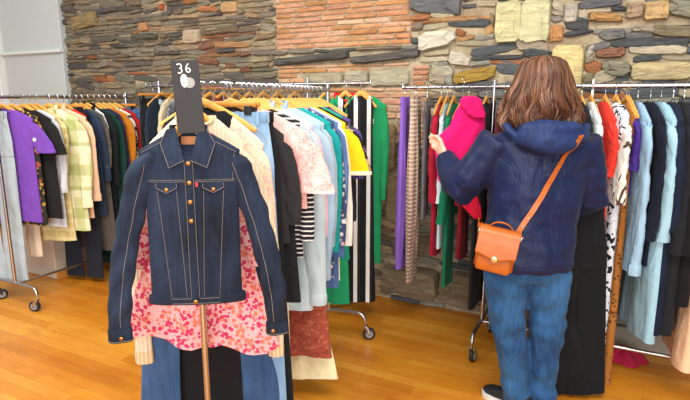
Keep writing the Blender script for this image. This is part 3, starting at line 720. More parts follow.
hang('M', 1.12, 2, 'top', fab('plain', '#2a2c30'), 240, 'jacket', 'black soft jacket at the far end of the middle rack', 'jacket', W=.19, hem=.2, sleeve='long', sl=.55, sw=.05, slope=.08, t=.018, th=.03, fold=.006)
hang('M', 1.19, 0, 'top', fab('plain', '#22a06a'), 300, 'dress', 'emerald green long dress at the far end of the middle rack', 'dress', W=.15, hem=.18, sleeve=None, t=.018, th=.03, fold=.01)

# ---- the denim jacket at the front of the middle rack
D1, D2 = '#1f2f4e', '#34507c'
DEN = fab('denim', '#0b111c', '#2c3a52', rough=.8)
jp = MA + Vector((.052, -.075, 0)); jrz = radians(33); jz = 1.375; JS = .82
t = thing('denim_jacket', 'dark indigo denim jacket with copper buttons facing out at the front of the middle rack', 'jacket', (jp.x, jp.y, jz), jrz)
hj = hanger('wood', (jp.x, jp.y, jz), jrz, .12, 'wooden hanger inside the dark indigo denim jacket behind the number card'); hj.scale = (JS, JS, 1.3)
t.scale = (JS, JS, JS)
JL = (jz - zrow(jp.x, jp.y, 299))/JS
W = .205
T = Top(JL, W, .195, .032, .046, .07, 0, 22, 3, .075, .2, None, .10); T.__dict__['fold_'] = .006
T.mesh().build('body', DEN, t)
def strip(pts, name, m, wd, off=.002, th=.004, parent=t):
    """flat band laid on the front of the jacket along x-z points"""
    b = MB(); rr = []; P = [Vector((p[0], 0, p[1])) for p in pts]
    P2 = []
    for i in range(len(P)-1):
        for q in range(6): P2.append(P[i].lerp(P[i+1], q/6))
    P2.append(P[-1])
    for i, p in enumerate(P2):
        d = (P2[min(i+1, len(P2)-1)]-P2[max(0, i-1)]).normalized(); nrm = Vector((-d.z, 0, d.x))
        r = []
        for s_, o_ in ((-1, off), (-.9, off+th), (.9, off+th), (1, off)):
            q = p + nrm*s_*wd/2; q.y = T.front(q.x, q.z, o_); r.append(q)
        rr.append(r)
    b.loft(rr); return b.build(name, m, parent)
strip([(0, -.108), (0, -JL+.02)], 'placket', DEN, .036, .002, .005)
bandM = DEN
b = MB(); rr = []
for zz, ex in ((-JL+.028, 1.0), (-JL+.026, 1.06), (-JL-.006, 1.06), (-JL-.008, .98)):
    ring = []
    for k_ in range(56):
        a = 2*pi*k_/56; x_ = .196*ex*math.copysign(abs(cos(a))**.8, cos(a)); y_ = math.copysign(abs(sin(a))**.8, sin(a))
        ring.append(Vector((x_, (T.front(x_*.98, -JL+.01, .004)*-y_ if y_ < 0 else .045)*(-1 if y_ < 0 else y_) * (1 if y_ >= 0 else -1)*(1 if y_ >= 0 else 1), zz)) if False else Vector((x_, y_*.048*ex, zz)))
    rr.append(ring)
b.loft(rr); b.build('waistband', DEN, t)
# seams and stitching
def seam(pts, o=.005, r=.0008):
    b = MB(); P = []
    for i in range(len(pts)-1):
        for q in range(8): f = q/8; P.append((pts[i][0]*(1-f)+pts[i+1][0]*f, pts[i][1]*(1-f)+pts[i+1][1]*f))
    P.append(pts[-1]); b.tube([(x_, T.front(x_, z_, o), z_) for x_, z_ in P], r, 5); b.build('stitching', STITCH, t)
for sd in (-1, 1):
    seam([(sd*.02, -.195), (sd*.185, -.195)]); seam([(sd*.02, -.202), (sd*.185, -.202)])
    seam([(sd*.017, -.12), (sd*.017, -JL+.03)], .008)
    seam([(sd*.055, -.24), (sd*.05, -.36), (sd*.035, -JL+.03)], .003); seam([(sd*.135, -.24), (sd*.125, -.36), (sd*.10, -JL+.03)], .003)
    seam([(sd*.183, -.085), (sd*.178, -.13), (sd*.172, -.20)], .004)
    seam([(sd*.09, -.03), (sd*.14, -.055), (sd*.19, -.082)], .003)
    # flap pocket
    fl = [(.05, -.205), (.14, -.205), (.14, -.228), (.095, -.252), (.05, -.228)]
    b = MB(); v = []
    for off in (.002, .009):
        for x_, z_ in fl: v.append((sd*x_, T.front(sd*x_, z_, off), z_))
    b.add(v, [(0, 1, 2, 3, 4), (5, 6, 7, 8, 9)]+[(i, (i+1) % 5, (i+1) % 5+5, i+5) for i in range(5)])
    o = b.build('pocket_flap', DEN, t)
    b = MB(); b.tube([(sd*x_, T.front(sd*x_, z_, .0095), z_) for x_, z_ in [(.053, -.208), (.053, -.2265), (.095, -.2485), (.137, -.2265), (.137, -.208)]], .0011, 5); b.build('stitching', STITCH, o)
    b = MB(); b.lathe([(.002, -.003), (.0075, -.003), (.0085, .001), (.004, .003)], 14, Matrix.Translation((sd*.095, T.front(sd*.095, -.234, .011), -.234)) @ Matrix.Rotation(pi/2, 4, 'X')); b.build('button', BRASS, o)
    # collar leaf
    b = MB(); v = []
    cp = [(.014, -.115), (.078, -.145), (.112, -.045), (.082, .012), (.045, .02)]
    for off in (.012, .018):
        for x_, z_ in cp: v.append((sd*x_, T.front(sd*x_, min(z_, -.06), off) - (.006 if z_ < -.05 else -.012), z_))
    b.add(v, [(0, 1, 2, 3, 4), (5, 6, 7, 8, 9)]+[(i, (i+1) % 5, (i+1) % 5+5, i+5) for i in range(5)])
    o = b.build('collar', DEN, t)
    b = MB(); b.tube([(v[5+i][0]*(.97), v[5+i][1]-.001, v[5+i][2]+(.003 if i < 2 else 0)) for i in (0, 1, 2, 3)], .0011, 5); b.build('stitching', STITCH, o)
    # sleeve: falls outward, a little forward
    n = 24; rings = []; ns = 34; SLL = .76
    for i in range(ns+1):
        f = i/ns
        cx = sd*(W-.03 + (.165 if sd > 0 else .155)*sin(min(1, f*1.05)*pi/2*.95) - .0*f); cy = -.02*f+.015*sin(5*f+sd); cz = -.088-SLL*f
        rx = .066*(1-.30*f); ry = .036*(1-.12*f)
        if i == 0: rx *= .8; ry *= .75
        wr = 1+.05*sin(24*f+sd)+.05*sin(41*f+2*sd); tilt = sd*.45*(1-f)**2
        rings.append([Vector((cx+rx*cos(a)*wr, cy+ry*sin(a)*(1+.15*sin(22*f+3*cos(a)))+.004*sin(30*f+2*a), cz-tilt*rx*cos(a))) for a in [2*pi*q/n for q in range(n)]])
    lastr = rings[-1]; c = sum(lastr, Vector())/n
    b = MB(); b.loft(rings+[[c+(p-c)*.9 for p in lastr], [c+(p-c)*.8+Vector((0, 0, .05)) for p in lastr]]); o = b.build('sleeve', DEN, t)
    b = MB(); b.loft([[c+(p-c)*e+Vector((0, 0, dz)) for p in lastr] for e, dz in ((1.02, .012), (1.09, .01), (1.1, -.045), (1.0, -.047), (.85, -.03))]); cf = b.build('cuff', DEN, o)
    b = MB(); b.tube([c+(p-c)*1.11+Vector((0, 0, -.04)) for p in lastr]+[c+(lastr[0]-c)*1.11+Vector((0, 0, -.04))], .0012, 5); b.build('stitching', STITCH, cf)
    b = MB(); b.lathe([(.002, -.003), (.008, -.003), (.0085, .001), (.004, .003)], 14, Matrix.Translation(c+Vector((-sd*.015, -.043, -.018))) @ Matrix.Rotation(pi/2, 4, 'X')); b.build('button', BRASS, cf)
    b = MB(); b.tube([rings[i][17 if sd > 0 else 19]+Vector((0, -.0015, 0)) for i in range(2, ns)], .001, 5); b.build('stitching', STITCH, o)
# collar stand
b = MB(); rr = []
for q_, ex in ((0, 1.0), (1, 1.05), (1, .92), (0, .86)):
    rr.append([Vector((.074*ex*cos(a), .036*ex*sin(a)+.004, (-.012-.09*max(0, -sin(a)))+q_*(.04-.02*max(0, -sin(a))))) for a in [2*pi*k_/30 for k_ in range(30)]])
rr.append(rr[0]); b.loft(rr, False, False); b.build('collar_stand', DEN, t)
b = MB(); b.box((0, .004, -.036), (.066, .004, .034), bev=.001); b.build('leather_label', simple('tan_leather_patch', '#b5703c', .6, nz=.1), t, False)
b = MB(); b.box((.03, T.front(.03, -.212, .012), -.212), (.010, .003, .018)); rtab = b.build('red_tab', simple('red_tab_cloth', '#c22238', .6), t, False)
for z_ in (-.125, -.205, -.285, -.365, -JL+.01):
    b = MB(); b.lathe([(.002, -.003), (.0085, -.003), (.0095, .001), (.005, .003)], 16, Matrix.Translation((0, T.front(0, z_, .012), z_)) @ Matrix.Rotation(pi/2, 4, 'X')); b.build('button', BRASS, t)
for z_ in (-JL+.022, -JL+.0): 
    b = MB(); b.tube([(x_/10*.19, -.0505*(1-abs(x_/10)**2.6)**(1/2.6) if abs(x_) < 10 else -.01, z_) for x_ in range(-9, 10)], .0011, 5); b.build('stitching', STITCH, t)

# pink blouse between the jacket and the post
bp = MA + Vector((-.045, .06, 0)); PINK = fab('floral', '#f0b6b8', '#cf3a66', '#e8826a', sc=1.7)
t = thing('blouse', 'pink floral blouse with flared hem showing below the dark denim jacket', 'blouse', (bp.x+.0, bp.y-.02, 1.365), radians(31))
BL = 1.365 - zrow(bp.x, bp.y, 342)
T2 = Top(BL, .145, .30, .012, .02, .07, 0, 34, 9, .075, .2, None, .03); T2.__dict__['fold_'] = .016
mesh = T2.mesh(n=80)
mesh.v = [(x_, y_, z_ - .10*max(0, -z_/BL-.6)*sin(7*x_+.2) + (.05*sin(24*x_))*max(0, -z_/BL-.7)) for x_, y_, z_ in mesh.v]
mesh.build('body', PINK, t)
for sd in (-1, 1):
    b = MB(); b.tube([(sd*(.13+.10*f_), -.01, -.09-.42*f_) for f_ in [q/8 for q in range(9)]], [(.05-.015*q/8, .016) for q in range(9)], 14, up=(1, 0, 0)); b.build('sleeve', PINK, t)
hj = hanger('wood', (bp.x, bp.y-.02, 1.375), radians(31), .12, 'wooden hanger inside the pink floral blouse'); hj.scale = (.72, .8, 1.3)

# number card above the post
cp_ = atD(190, 101, 1.735); 
t = thing('number_card', 'black size divider card chalked 36 standing over the denim jacket collar', 'sign', (cp_.x, cp_.y, cp_.z-.10), radians(36))
t.rotation_euler = (0, radians(-2.8), radians(36))
b = MB(); b.box((0, 0, .113), (.088, .004, .235), bev=.0015); b.build('card', simple('black_card', '#2b2a2a', .7, nz=.15), t, False)
CH = simple('chalk', '#e9e6df', .9)
b = MB()
def stroke(pts, r=.0021): b.tube([(x_, -.0032, z_) for x_, z_ in pts], r, 6)
stroke([(-.018+.008*cos(a), .211+.007*sin(a)) for a in [2.4-q*.45 for q in range(9)]]); stroke([(-.018+.0085*cos(a), .197+.0075*sin(a)) for a in [1.4-q*.45 for q in range(9)]])
stroke([(.012, .218), (.006, .211), (.003, .200), (.006, .192), (.013, .191), (.017, .197), (.013, .204), (.006, .202)])
b.build('chalk_number', CH, t)
b = MB(); b.lathe([(.001, -.002), (.017, -.002), (.017, .001), (.004, .0012)], 20, Matrix.Translation((.010, -.003, .158)) @ Matrix.Rotation(pi/2, 4, 'X')); b.build('round_window', simple('pale_grey_film', '#8d8984', .4, nz=.3), t)
b = MB(); b.lathe([(.001, -.003), (.0115, -.003), (.0115, .001), (.004, .0012)], 20, Matrix.Translation((-.006, -.004, .165)) @ Matrix.Scale(1.9, 4, (0, 0, 1)) @ Matrix.Rotation(pi/2, 4, 'X')); b.build('white_oval', simple('matt_white_tag', '#c9c6c0', .7, nz=.1), t)

# ---- right rack, left to right
hang('R', -.525, 2, 'scarf', fab('plain', '#8a62c4'), 266, 'scarf', 'lilac scarf at the left tip of the right rack', 'scarf', hk='wire', W=.07, t=.016)
hang('R', -.455, 4, 'scarf', fab('check', '#b59a86', '#7a4a40', '#e2cdb8'), 279, 'scarf', 'brown checked wool scarf beside the lilac one', 'scarf', hk='wire', W=.085, t=.02)
hang('R', -.385, 12, 'top', fab('knit', '#5a595c', '#6f6e70'), 216, 'jumper', 'grey marl jumper between the checked scarf and red dress', 'jumper', hk='wire', W=.14, hem=.1, sleeve=None, t=.018, th=.018, fold=.004)
hang('R', -.30, 4, 'top', fab('plain', '#a3122f'), 250, 'dress', 'deep crimson dress left of the magenta jumper', 'dress', W=.15, hem=.13, sleeve='long', sl=.5, sw=.04, t=.018, th=.022, fold=.006)
hang('R', -.265, 4, 'top', fab('plain', '#cfe0e6'), 243, 'shirt', 'pale ice blue shirt behind the crimson dress', 'shirt', W=.14, hem=.12, sleeve='long', sl=.5, sw=.04, **TT)
hang('R', -.225, 4, 'top', fab('plain', '#0f7350'), 282, 'dress', 'dark green dress with a tied end under the magenta jumper', 'dress', W=.15, hem=.11, sleeve='long', sl=.62, sw=.04, t=.018, th=.022, fold=.006)
hang('R', -.14, 4, 'top', fab('plain', '#7a1420'), 255, 'dress', 'maroon dress behind the magenta jumper', 'dress', W=.15, hem=.13, sleeve='long', sl=.5, sw=.04, t=.018, th=.022, fold=.006)
for i, (s_, c_, nm) in enumerate([(-.04, '#1c1d20', 'black'), (.06, '#5e2028', 'burgundy'), (.15, '#6e5340', 'chestnut'), (.25, '#35373c', 'graphite'), (.33, '#8c8474', 'stone coloured')]):
    hang('R', s_, 0, 'top', fab('plain', c_), 280 if i else 300, 'jacket', '%s jacket on the right rack, mostly hidden by the shopper' % nm, 'jacket', W=.17, hem=.17, sleeve='long', sl=.5, sw=.05, t=.018, th=.022, fold=.005)
RG = dict(t=.018, th=.026, fold=.006)
hang('R', .405, 16, 'top', fab('blotch', '#d8d4c8', '#3b3a3a', sc=2.5), 240, 'jumper', 'grey and white patterned jumper next to the shopper shoulder', 'jumper', W=.2, hem=.2, sl=.5, sw=.055, slope=.08, **RG)
hang('R', .445, 16, 'top', fab('plain', '#17181c'), 262, 'blazer', 'black blazer hanging right beside the shopper', 'blazer', W=.215, hem=.2, sl=.6, sw=.06, slope=.08, **RG)
hang('R', .49, 16, 'top', fab('plain', '#e4ebe8'), 250, 'shirt', 'white long shirt between the black blazer and red top', 'shirt', W=.215, hem=.2, sl=.72, sw=.05, slope=.09, cuff=True, **RG)
hang('R', .53, 16, 'top', fab('blotch', '#d9dbe2', '#16171a', sc=2.6), 371, 'dress', 'long white dress with black blotches reaching near the floor', 'dress', W=.19, hem=.17, sleeve=None, off=(.075, -.06), t=.03, th=.04, fold=.006)
hang('R', .555, 16, 'top', fab('plain', '#ea3a2c'), 232, 't_shirt', 'coral red top with a loose sleeve beside the cow print shirt', 'top', W=.205, hem=.18, sleeve='long', sl=.26, sw=.055, slope=.08, **RG)
hang('R', .60, 16, 'top', fab('blotch', '#ece6d8', '#5a4038', sc=1.15), 196, 'blouse', 'cream cow print blouse on the right rack', 'blouse', W=.235, hem=.2, sleeve='long', sl=.33, sw=.07, slope=.09, cuff=True, **RG)
hang('R', .625, 16, 'top', fab('leopard', '#a86a2c', '#6a3c18', '#2a1a10'), 385, 'dress', 'brown leopard print long dress nearly touching the floor', 'dress', W=.15, hem=.16, sleeve=None, off=(.025, 0), t=.026, th=.04, fold=.006)
hang('R', .66, 16, 'top', fab('plain', '#4a2f8a'), 190, 'blouse', 'violet blouse behind the cow print', 'blouse', W=.15, hem=.14, sl=.25, sw=.05, **RG)
hang('R', .70, 14, 'top', fab('denim', '#7fa9cc', '#a9c9dc', sc=.6), 261, 'denim_shirt', 'light blue denim shirt with cuffs beside the violet blouse', 'shirt', W=.225, hem=.19, sl=.68, sw=.06, slope=.085, cuff=True, hk='wire', t=.018, th=.024, fold=.005)
hang('R', .755, 14, 'top', fab('plain', '#0e1424'), 255, 'jacket', 'navy jacket between the two light blue denims', 'jacket', W=.22, hem=.2, sl=.55, sw=.055, hk='wire', slope=.08, **RG)
hang('R', .80, 14, 'top', fab('denim', '#86b4c8', '#a8ccd8', sc=.6), 325, 'coat', 'long pale blue denim coat dress on the right rack', 'coat', W=.22, hem=.24, sl=.55, sw=.055, hk='wire', slope=.08, t=.026, th=.048, fold=.008)
hang('R', .85, 6, 'top', fab('denim', '#0b1220', '#17243f'), 318, 'dress', 'dark navy denim dress tied at the waist on the right rack', 'dress', W=.22, hem=.23, sl=.5, sw=.05, hk='wire', slope=.08, t=.028, th=.05, fold=.008)
hang('R', .895, 6, 'top', fab('plain', '#1a1b20'), 318, 'coat', 'black long coat right of the navy denim dress', 'coat', W=.22, hem=.22, sl=.6, sw=.055, hk='wire', slope=.08, t=.026, th=.048, fold=.008)
hang('R', 1.0, 6, 'top', fab('plain', '#f0c39c'), 352, 'dress', 'peach dress whose hem shows under the black clothes at far right', 'dress', W=.2, hem=.22, sleeve=None, hk='wire', t=.014, th=.04, fold=.006)
hang('R', .945, 6, 'top', fab('plain', '#101114'), 292, 'coat', 'black wool coat at the right edge of the picture', 'coat', W=.225, hem=.22, sl=.6, sw=.055, hk='wire', slope=.08, t=.026, th=.048, fold=.008)
hang('R', 1.03, 6, 'top', fab('plain', '#15171c'), 300, 'jacket', 'black padded jacket, last one in view on the right rack', 'jacket', W=.225, hem=.22, sl=.6, sw=.055, hk='wire', slope=.08, t=.026, th=.048, fold=.008)
hang('R', 1.10, 6, 'top', fab('plain', '#1d2233'), 300, 'jacket', 'dark navy jacket beyond the black padded jacket on the right rack', 'jacket', W=.22, hem=.22, sl=.6, sw=.055, hk='wire', slope=.08, **RG)
hg = hanger('white', (-.60+.495, RY, 1.545+.0125-.12-.0065), pi/2, .12, 'empty white plastic hanger above the shopper right shoulder')
b = MB(); hook(b, .12)
for ch in hg.children:
    if ch.name.startswith('hook'):
        b = MB(); b.tube([(0, 0, .02), (0, 0, .08)] + [(.024*cos(a), 0, .118+.026*sin(a)) for a in [(-pi/2+.5)+q*(pi*1.3)/12 for q in range(13)]], .006, 8, up=(0, 1, 0))
        me = b.mesh('hook'); me.materials.append(WHITEP); ch.data = me
# crimson cloth on the floor under the right rack
b = MB(); c = at0(652, 338); rr = []
for f_ in (1, .96, .8, .5, .1):
    rr.append([Vector(((.13+.02*sin(3*a))*f_*cos(a), (.09+.015*sin(5*a+1))*f_*sin(a), .004+.07*(1-f_**2)*(1+.25*sin(4*a)))) for a in [2*pi*q/28 for q in range(28)]])
b.loft(rr, True, True); o = b.build('crumpled_scarf', fab('plain', '#a5173a'), loc=(.17, 3.2, 0)); tag(o, 'crumpled crimson scarf lying on the floor under the right rack', 'scarf')

# ------------------------------------------------------------------ the shopper
def remesh(o, vox, sm=3):
    m = o.modifiers.new('r', 'REMESH'); m.mode = 'VOXEL'; m.voxel_size = vox
    s_ = o.modifiers.new('s', 'SMOOTH'); s_.factor = .5; s_.iterations = sm
    bpy.context.view_layer.update(); dg = bpy.context.evaluated_depsgraph_get()
    me = bpy.data.meshes.new_from_object(o.evaluated_get(dg)); o.modifiers.clear(); mt = o.data.materials[0]
    o.data = me; me.materials.clear(); me.materials.append(mt); me.polygons.foreach_set('use_smooth', [True]*len(me.polygons)); return o
def crease(o, fn):
    me = o.data; ns = [v.normal.copy() for v in me.vertices]
    for v, n_ in zip(me.vertices, ns): v.co += n_*fn(v.co)
    me.update()
KS = .95
def K(lat, D, z): return RT*lat*KS + FW*D*KS + Vector((0, 0, z*.994))      # across the view, away from it, up
def ell(b, lat, D, specs, n=36, P=2.3):
    b.loft([[K(c_[0]+c_[2]*math.copysign(abs(cos(a))**(2/P), cos(a)), c_[1]+c_[3]*math.copysign(abs(sin(a))**(2/P), sin(a)), z_) for a in [2*pi*q/n for q in range(n)]] for z_, c_ in specs])
base = K(.875, 2.40, 0)
per = thing('person', 'person in a navy hooded jacket and blue jeans seen from behind holding a magenta jumper', 'person', base, 0)
def own(o): o.parent = per; o.matrix_parent_inverse = Matrix.Translation(-base); return o
SKIN = simple('skin', '#d9a58c', .5, nz=.05)
HX, HD = .895, 2.40
# arms (shoulder, elbow, wrist) as world points
LS, LE, LWr = K(.70, 2.40, 1.315), K(.555, 2.45, 1.085), K(.515, 2.65, 1.205)
LH = K(.487, 2.715, 1.262)
RS, RE, RWr = K(1.095, 2.40, 1.315), K(1.175, 2.44, 1.05), K(1.07, 2.62, .96)
RH = K(1.03, 2.68, .955)
b = MB()
# head
hs = [(1.425, .03, 0), (1.435, .055, .0), (1.46, .066, .01), (1.49, .074, .012), (1.53, .077, .01), (1.57, .078, .004), (1.61, .07, 0), (1.635, .05, 0), (1.65, .02, 0)]
ell(b, 0, 0, [(z_, (HX, HD+.02+f_, r_, r_*1.22)) for z_, r_, f_ in hs])
b.tube([K(HX, HD, 1.30), K(HX, HD+.01, 1.40), K(HX, HD+.02, 1.47)], [.056, .052, .055], 16)
b.tube([K(HX, HD+.10, 1.535), K(HX, HD+.128, 1.505), K(HX, HD+.105, 1.495)], [.009, .013, .008], 8)      # nose
for s_ in (-1, 1): b.tube([K(HX+s_*.077, HD+.02, 1.505), K(HX+s_*.086, HD+.015, 1.53), K(HX+s_*.08, HD+.02, 1.55)], [.008, .014, .008], 8)
b.tube([K(HX-.02, HD+.105, 1.472), K(HX+.02, HD+.105, 1.472)], .008, 8)
# trunk, arms, legs under the clothes
ell(b, 0, 0, [(1.37, (.895, 2.40, .06, .05)), (1.33, (.895, 2.4, .165, .07)), (1.2, (.89, 2.4, .15, .09)), (1.02, (.885, 2.4, .125, .08)), (.88, (.88, 2.4, .16, .10)), (.76, (.875, 2.4, .15, .09))])
b.tube([LS, LE, LWr], [.045, .038, .024], 14); b.tube([RS, RE, RWr], [.045, .038, .024], 14)
LK, LA = K(.80, 2.40, .44), K(.875, 2.42, .07); RK, RA = K(1.0, 2.41, .44), K(1.01, 2.43, .07)
LHp, RHp = K(.80, 2.40, .82), K(.955, 2.40, .82)
b.tube([LHp, LK, LA], [.075, .05, .035], 16); b.tube([RHp, RK, RA], [.075, .05, .035], 16)
def hand(b, wrist, palm, fdir, side, curl):
    """palm slab, four curled fingers and a thumb"""
    f = (palm-wrist).normalized(); sdv = side.normalized(); nv = f.cross(sdv)
    b.tube([wrist, wrist.lerp(palm, .5), palm], [(.022, .018), (.036, .014), (.038, .013)], 12, up=sdv)
    for i, (L, o_) in enumerate(((.062, -.028), (.072, -.009), (.067, .010), (.052, .027))):
        p = palm + sdv*o_ - f*.006; pts = [p]; d = f.copy()
        for q, seg in enumerate((.42, .33, .25)):
            d = (d*cos(curl) + nv*sin(curl)).normalized() if q else (d*cos(curl*.6)+nv*sin(curl*.6)).normalized()
            pts.append(pts[-1]+d*L*seg)
            f2 = d
            nv2 = d.cross(sdv); nv = nv2
        nv = f.cross(sdv); b.tube(pts, [.0095, .009, .0085, .0065], 10)
    th = wrist.lerp(palm, .45) - sdv*.028
    b.tube([th, th - sdv*.022 + f*.018 + nv*.008, th - sdv*.022 + f*.045 + nv*.02, th - sdv*.008 + f*.062 + nv*.032], [.012, .012, .010, .007], 10)
hand(b, LWr, LH, None, Vector((0, 0, -1)), .75)
hand(b, RWr, RH, None, Vector((0, 0, -1)), .6)
body = remesh(own(b.build('body', SKIN)), .006, 2)
for s_ in (-1, 1):
    e = MB(); e.lathe([(.001, -.011), (.008, -.008), (.011, 0), (.008, .008), (.001, .011)], 14, Matrix.Translation(K(HX+s_*.03, HD+.098, 1.54))); own(e.build('eye', WHITEP))
# jeans
JM = fab('denim', '#16365f', '#3f76a8', sc=1.2)
b = MB()
ell(b, 0, 0, [(.93, (.88, 2.4, .15, .10)), (.86, (.877, 2.4, .182, .125)), (.78, (.873, 2.395, .19, .135)), (.72, (.87, 2.395, .185, .13)), (.68, (.868, 2.395, .17, .11))])
def leg(b, pts, rad): b.tube(pts, rad, 22)
leg(b, [K(.785, 2.395, .80), K(.778, 2.395, .66), K(.80, 2.40, .46), K(.835, 2.41, .30), K(.875, 2.42, .10), K(.88, 2.42, .03)], [.098, .098, .080, .072, .062, .066])
leg(b, [K(.965, 2.395, .80), K(.985, 2.395, .66), K(1.0, 2.41, .46), K(1.005, 2.42, .30), K(1.01, 2.43, .10), K(1.01, 2.43, .045)], [.098, .100, .084, .074, .062, .066])
jeans = remesh(own(b.build('jeans', JM)), .009, 4)
def jc(p):
    q = Vector((p.x*9, p.y*9, p.z*15)); z = p.z; a = .007 if z < .75 else .003
    a += .006*math.exp(-((z-.45)/.09)**2) + .007*math.exp(-((z-.10)/.08)**2)
    return a*(noise.noise(q)*1.5)
crease(jeans, jc)
# shoes
for c0, d_ in ((K(.862, 2.43, 0), FW*.75-RT*.65), (K(1.01, 2.45, 0), FW+RT*.15)):
    d_ = d_.normalized(); s_ = Vector((d_.y, -d_.x, 0)); b = MB(); rings = []
    for f_, wv, hv in ((-.095, .02, .05), (-.085, .033, .07), (-.04, .036, .078), (.02, .038, .065), (.08, .043, .045), (.13, .04, .035), (.155, .02, .024)):
        rings.append([c0 + d_*f_ + s_*wv*math.copysign(abs(cos(a))**.8, cos(a)) + Vector((0, 0, .02+(hv-.0)*.5+hv*.5*sin(a))) for a in [2*pi*q/18 for q in range(18)]])
    b.loft(rings); sh = own(b.build('shoe', simple('black_canvas', '#16171a', .7)))
    b = MB(); out = [(-.1, .012), (-.09, .034), (-.04, .040), (.03, .042), (.09, .048), (.14, .042), (.162, .018)]
    lo = [c0 + d_*f_ + s_*w_ for f_, w_ in out] + [c0 + d_*f_ - s_*w_ for f_, w_ in out[::-1]]
    b.loft([[p + Vector((0, 0, zz)) for p in lo] for zz in (0.0, .006, .028)]); o = b.build('sole', simple('white_sole', '#dcdad4', .6)); o.parent = sh
# jacket
JK = fab('plain', '#141f42', rough=.42)
b = MB()
ell(b, 0, 0, [(1.415, (.895, 2.40, .075, .075)), (1.385, (.895, 2.40, .12, .085)), (1.35, (.896, 2.40, .185, .10)), (1.31, (.897, 2.40, .225, .115)), (1.22, (.893, 2.40, .225, .135)),
              (1.08, (.886, 2.395, .213, .14)), (.96, (.880, 2.39, .205, .14)), (.86, (.872, 2.385, .208, .15)), (.78, (.866, 2.38, .212, .155)), (.755, (.864, 2.38, .208, .152)), (.742, (.864, 2.38, .20, .145))], 48, 2.4)
def sleeve_pts(a, e, w_, r):
    P = []
    for q in range(5): P.append(a.lerp(e, q/5))
    for q in range(6): P.append(e.lerp(w_, q/5))
    P[4] = P[4].lerp(e, .1); m = len(P); return P, [r[0]+(r[1]-r[0])*i/5 if i < 6 else r[1]+(r[2]-r[1])*(i-5)/5 for i in range(m)]
for a, e, w_ in ((LS+RT*.01, LE, LWr), (RS-RT*.01, RE, RWr)):
    P, rr = sleeve_pts(a, e, w_, (.088, .078, .055)); b.tube(P, rr, 22)
# hood lying on the back
for (lt, dd, zz, rx, ry, rz_) in ((.895, 2.27, 1.325, .15, .045, .06), (.895, 2.33, 1.385, .12, .06, .03), (.80, 2.32, 1.365, .05, .05, .035), (.99, 2.32, 1.365, .05, .05, .035)):
    ell(b, 0, 0, [(zz+rz_*sin(t_), (lt, dd, max(.004, rx*cos(t_)), max(.004, ry*cos(t_)))) for t_ in [-pi/2+pi*q/10 for q in range(11)]], 24)
jk = remesh(own(b.build('jacket', JK)), .009, 4)
def jkc(p):
    lat = p.dot(RT); q = Vector((lat*7, p.y*7, p.z*9)); a = .010*noise.noise(q) + .005*noise.noise(Vector((lat*18+p.z*12, p.y*10, p.z*20-lat*8)))
    for e_ in (LE, RE): a += .008*noise.noise(Vector((p.x*22, p.y*22, p.z*34)))*math.exp(-((p-e_).length/.11)**2)
    # the pulled-in drawcord line at the waist and the seam below the hood
    if p.z < .78: a += .006*sin(lat*60)*max(0, (.78-p.z)/.1)*.6
    return a
crease(jk, jkc)
# hood rim as its own piece of cloth
HR = fab('plain', '#1c2d58', rough=.5)
b = MB()
pts = []
for q in range(17):
    a = pi*q/16; pts.append(K(.895-.178*cos(a), 2.34-.085*sin(a), 1.375-.075*sin(a)+.008*cos(2*a)))
b.tube(pts, [(.020+.010*sin(pi*q/16), .016) for q in range(17)], 14)
for (lt, dd, zz, rx, ry, rz_) in ((.895, 2.265, 1.345, .150, .050, .062), (.895, 2.245, 1.315, .105, .042, .052), (.83, 2.27, 1.365, .075, .045, .035), (.965, 2.27, 1.365, .07, .045, .035)):
    ell(b, 0, 0, [(zz+rz_*sin(t_), (lt, dd, max(.004, rx*cos(t_)), max(.004, ry*cos(t_)))) for t_ in [-pi/2+pi*q/12 for q in range(13)]], 28)
hd = remesh(own(b.build('hood', HR)), .007, 3)
crease(hd, lambda p: .010*noise.noise(Vector((p.dot(RT)*9, p.y*6, p.z*24))) + .004*noise.noise(p*30))
# stitched lines: yoke line and hem channel
dgb = BVHTree.FromObject(jk, bpy.context.evaluated_depsgraph_get())
def onjk(lat, z, off=.003):
    w0 = K(lat, 1.6, z) - Vector(jk.matrix_world.translation)*0
    hit = BV.ray_cast(K(lat, 1.6, z), FW)
    return (hit[0] if hit[0] else K(lat, 2.27, z)) - FW*off
BV = BVHTree.FromPolygons([v.co.copy() for v in jk.data.vertices], [tuple(p.vertices) for p in jk.data.polygons])
SEAM = simple('navy_seam', '#16244a', .7)
for z_ in (.772,): 
    b = MB(); b.tube([onjk(.864+.19*q/14, z_+.0, .0005) for q in range(-14, 15)], .0015, 5); own(b.build('hem_seam', SEAM))
# hair: a full shell and separate wavy locks
k = NT('chestnut_hair', .45, 0, .4); at = k.n.new('ShaderNodeAttribute'); at.attribute_name = 'Col'
k.col(at.outputs['Color']); n_ = k.noise(60, k.mapv((1, 1, .15)), 3); k.bump(n_, .4, .004); HAIRM = k.m
def hshell(z):      # half width, half depth, centre shift away
    tab = [(1.672, .012, .012), (1.665, .05, .05), (1.645, .088, .09), (1.60, .108, .118), (1.55, .126, .130), (1.50, .150, .135), (1.45, .166, .132), (1.41, .176, .125), (1.375, .172, .11), (1.35, .15, .09)]
    for i in range(len(tab)-1):
        if tab[i][0] >= z >= tab[i+1][0]:
            f_ = (tab[i][0]-z)/(tab[i][0]-tab[i+1][0]); return tab[i][1]*(1-f_)+tab[i+1][1]*f_, tab[i][2]*(1-f_)+tab[i+1][2]*f_
    return tab[-1][1:] if z < 1.35 else tab[0][1:]
b = MB(); HR_ = random.Random(5); HC = (.888, 2.40)
rings = []
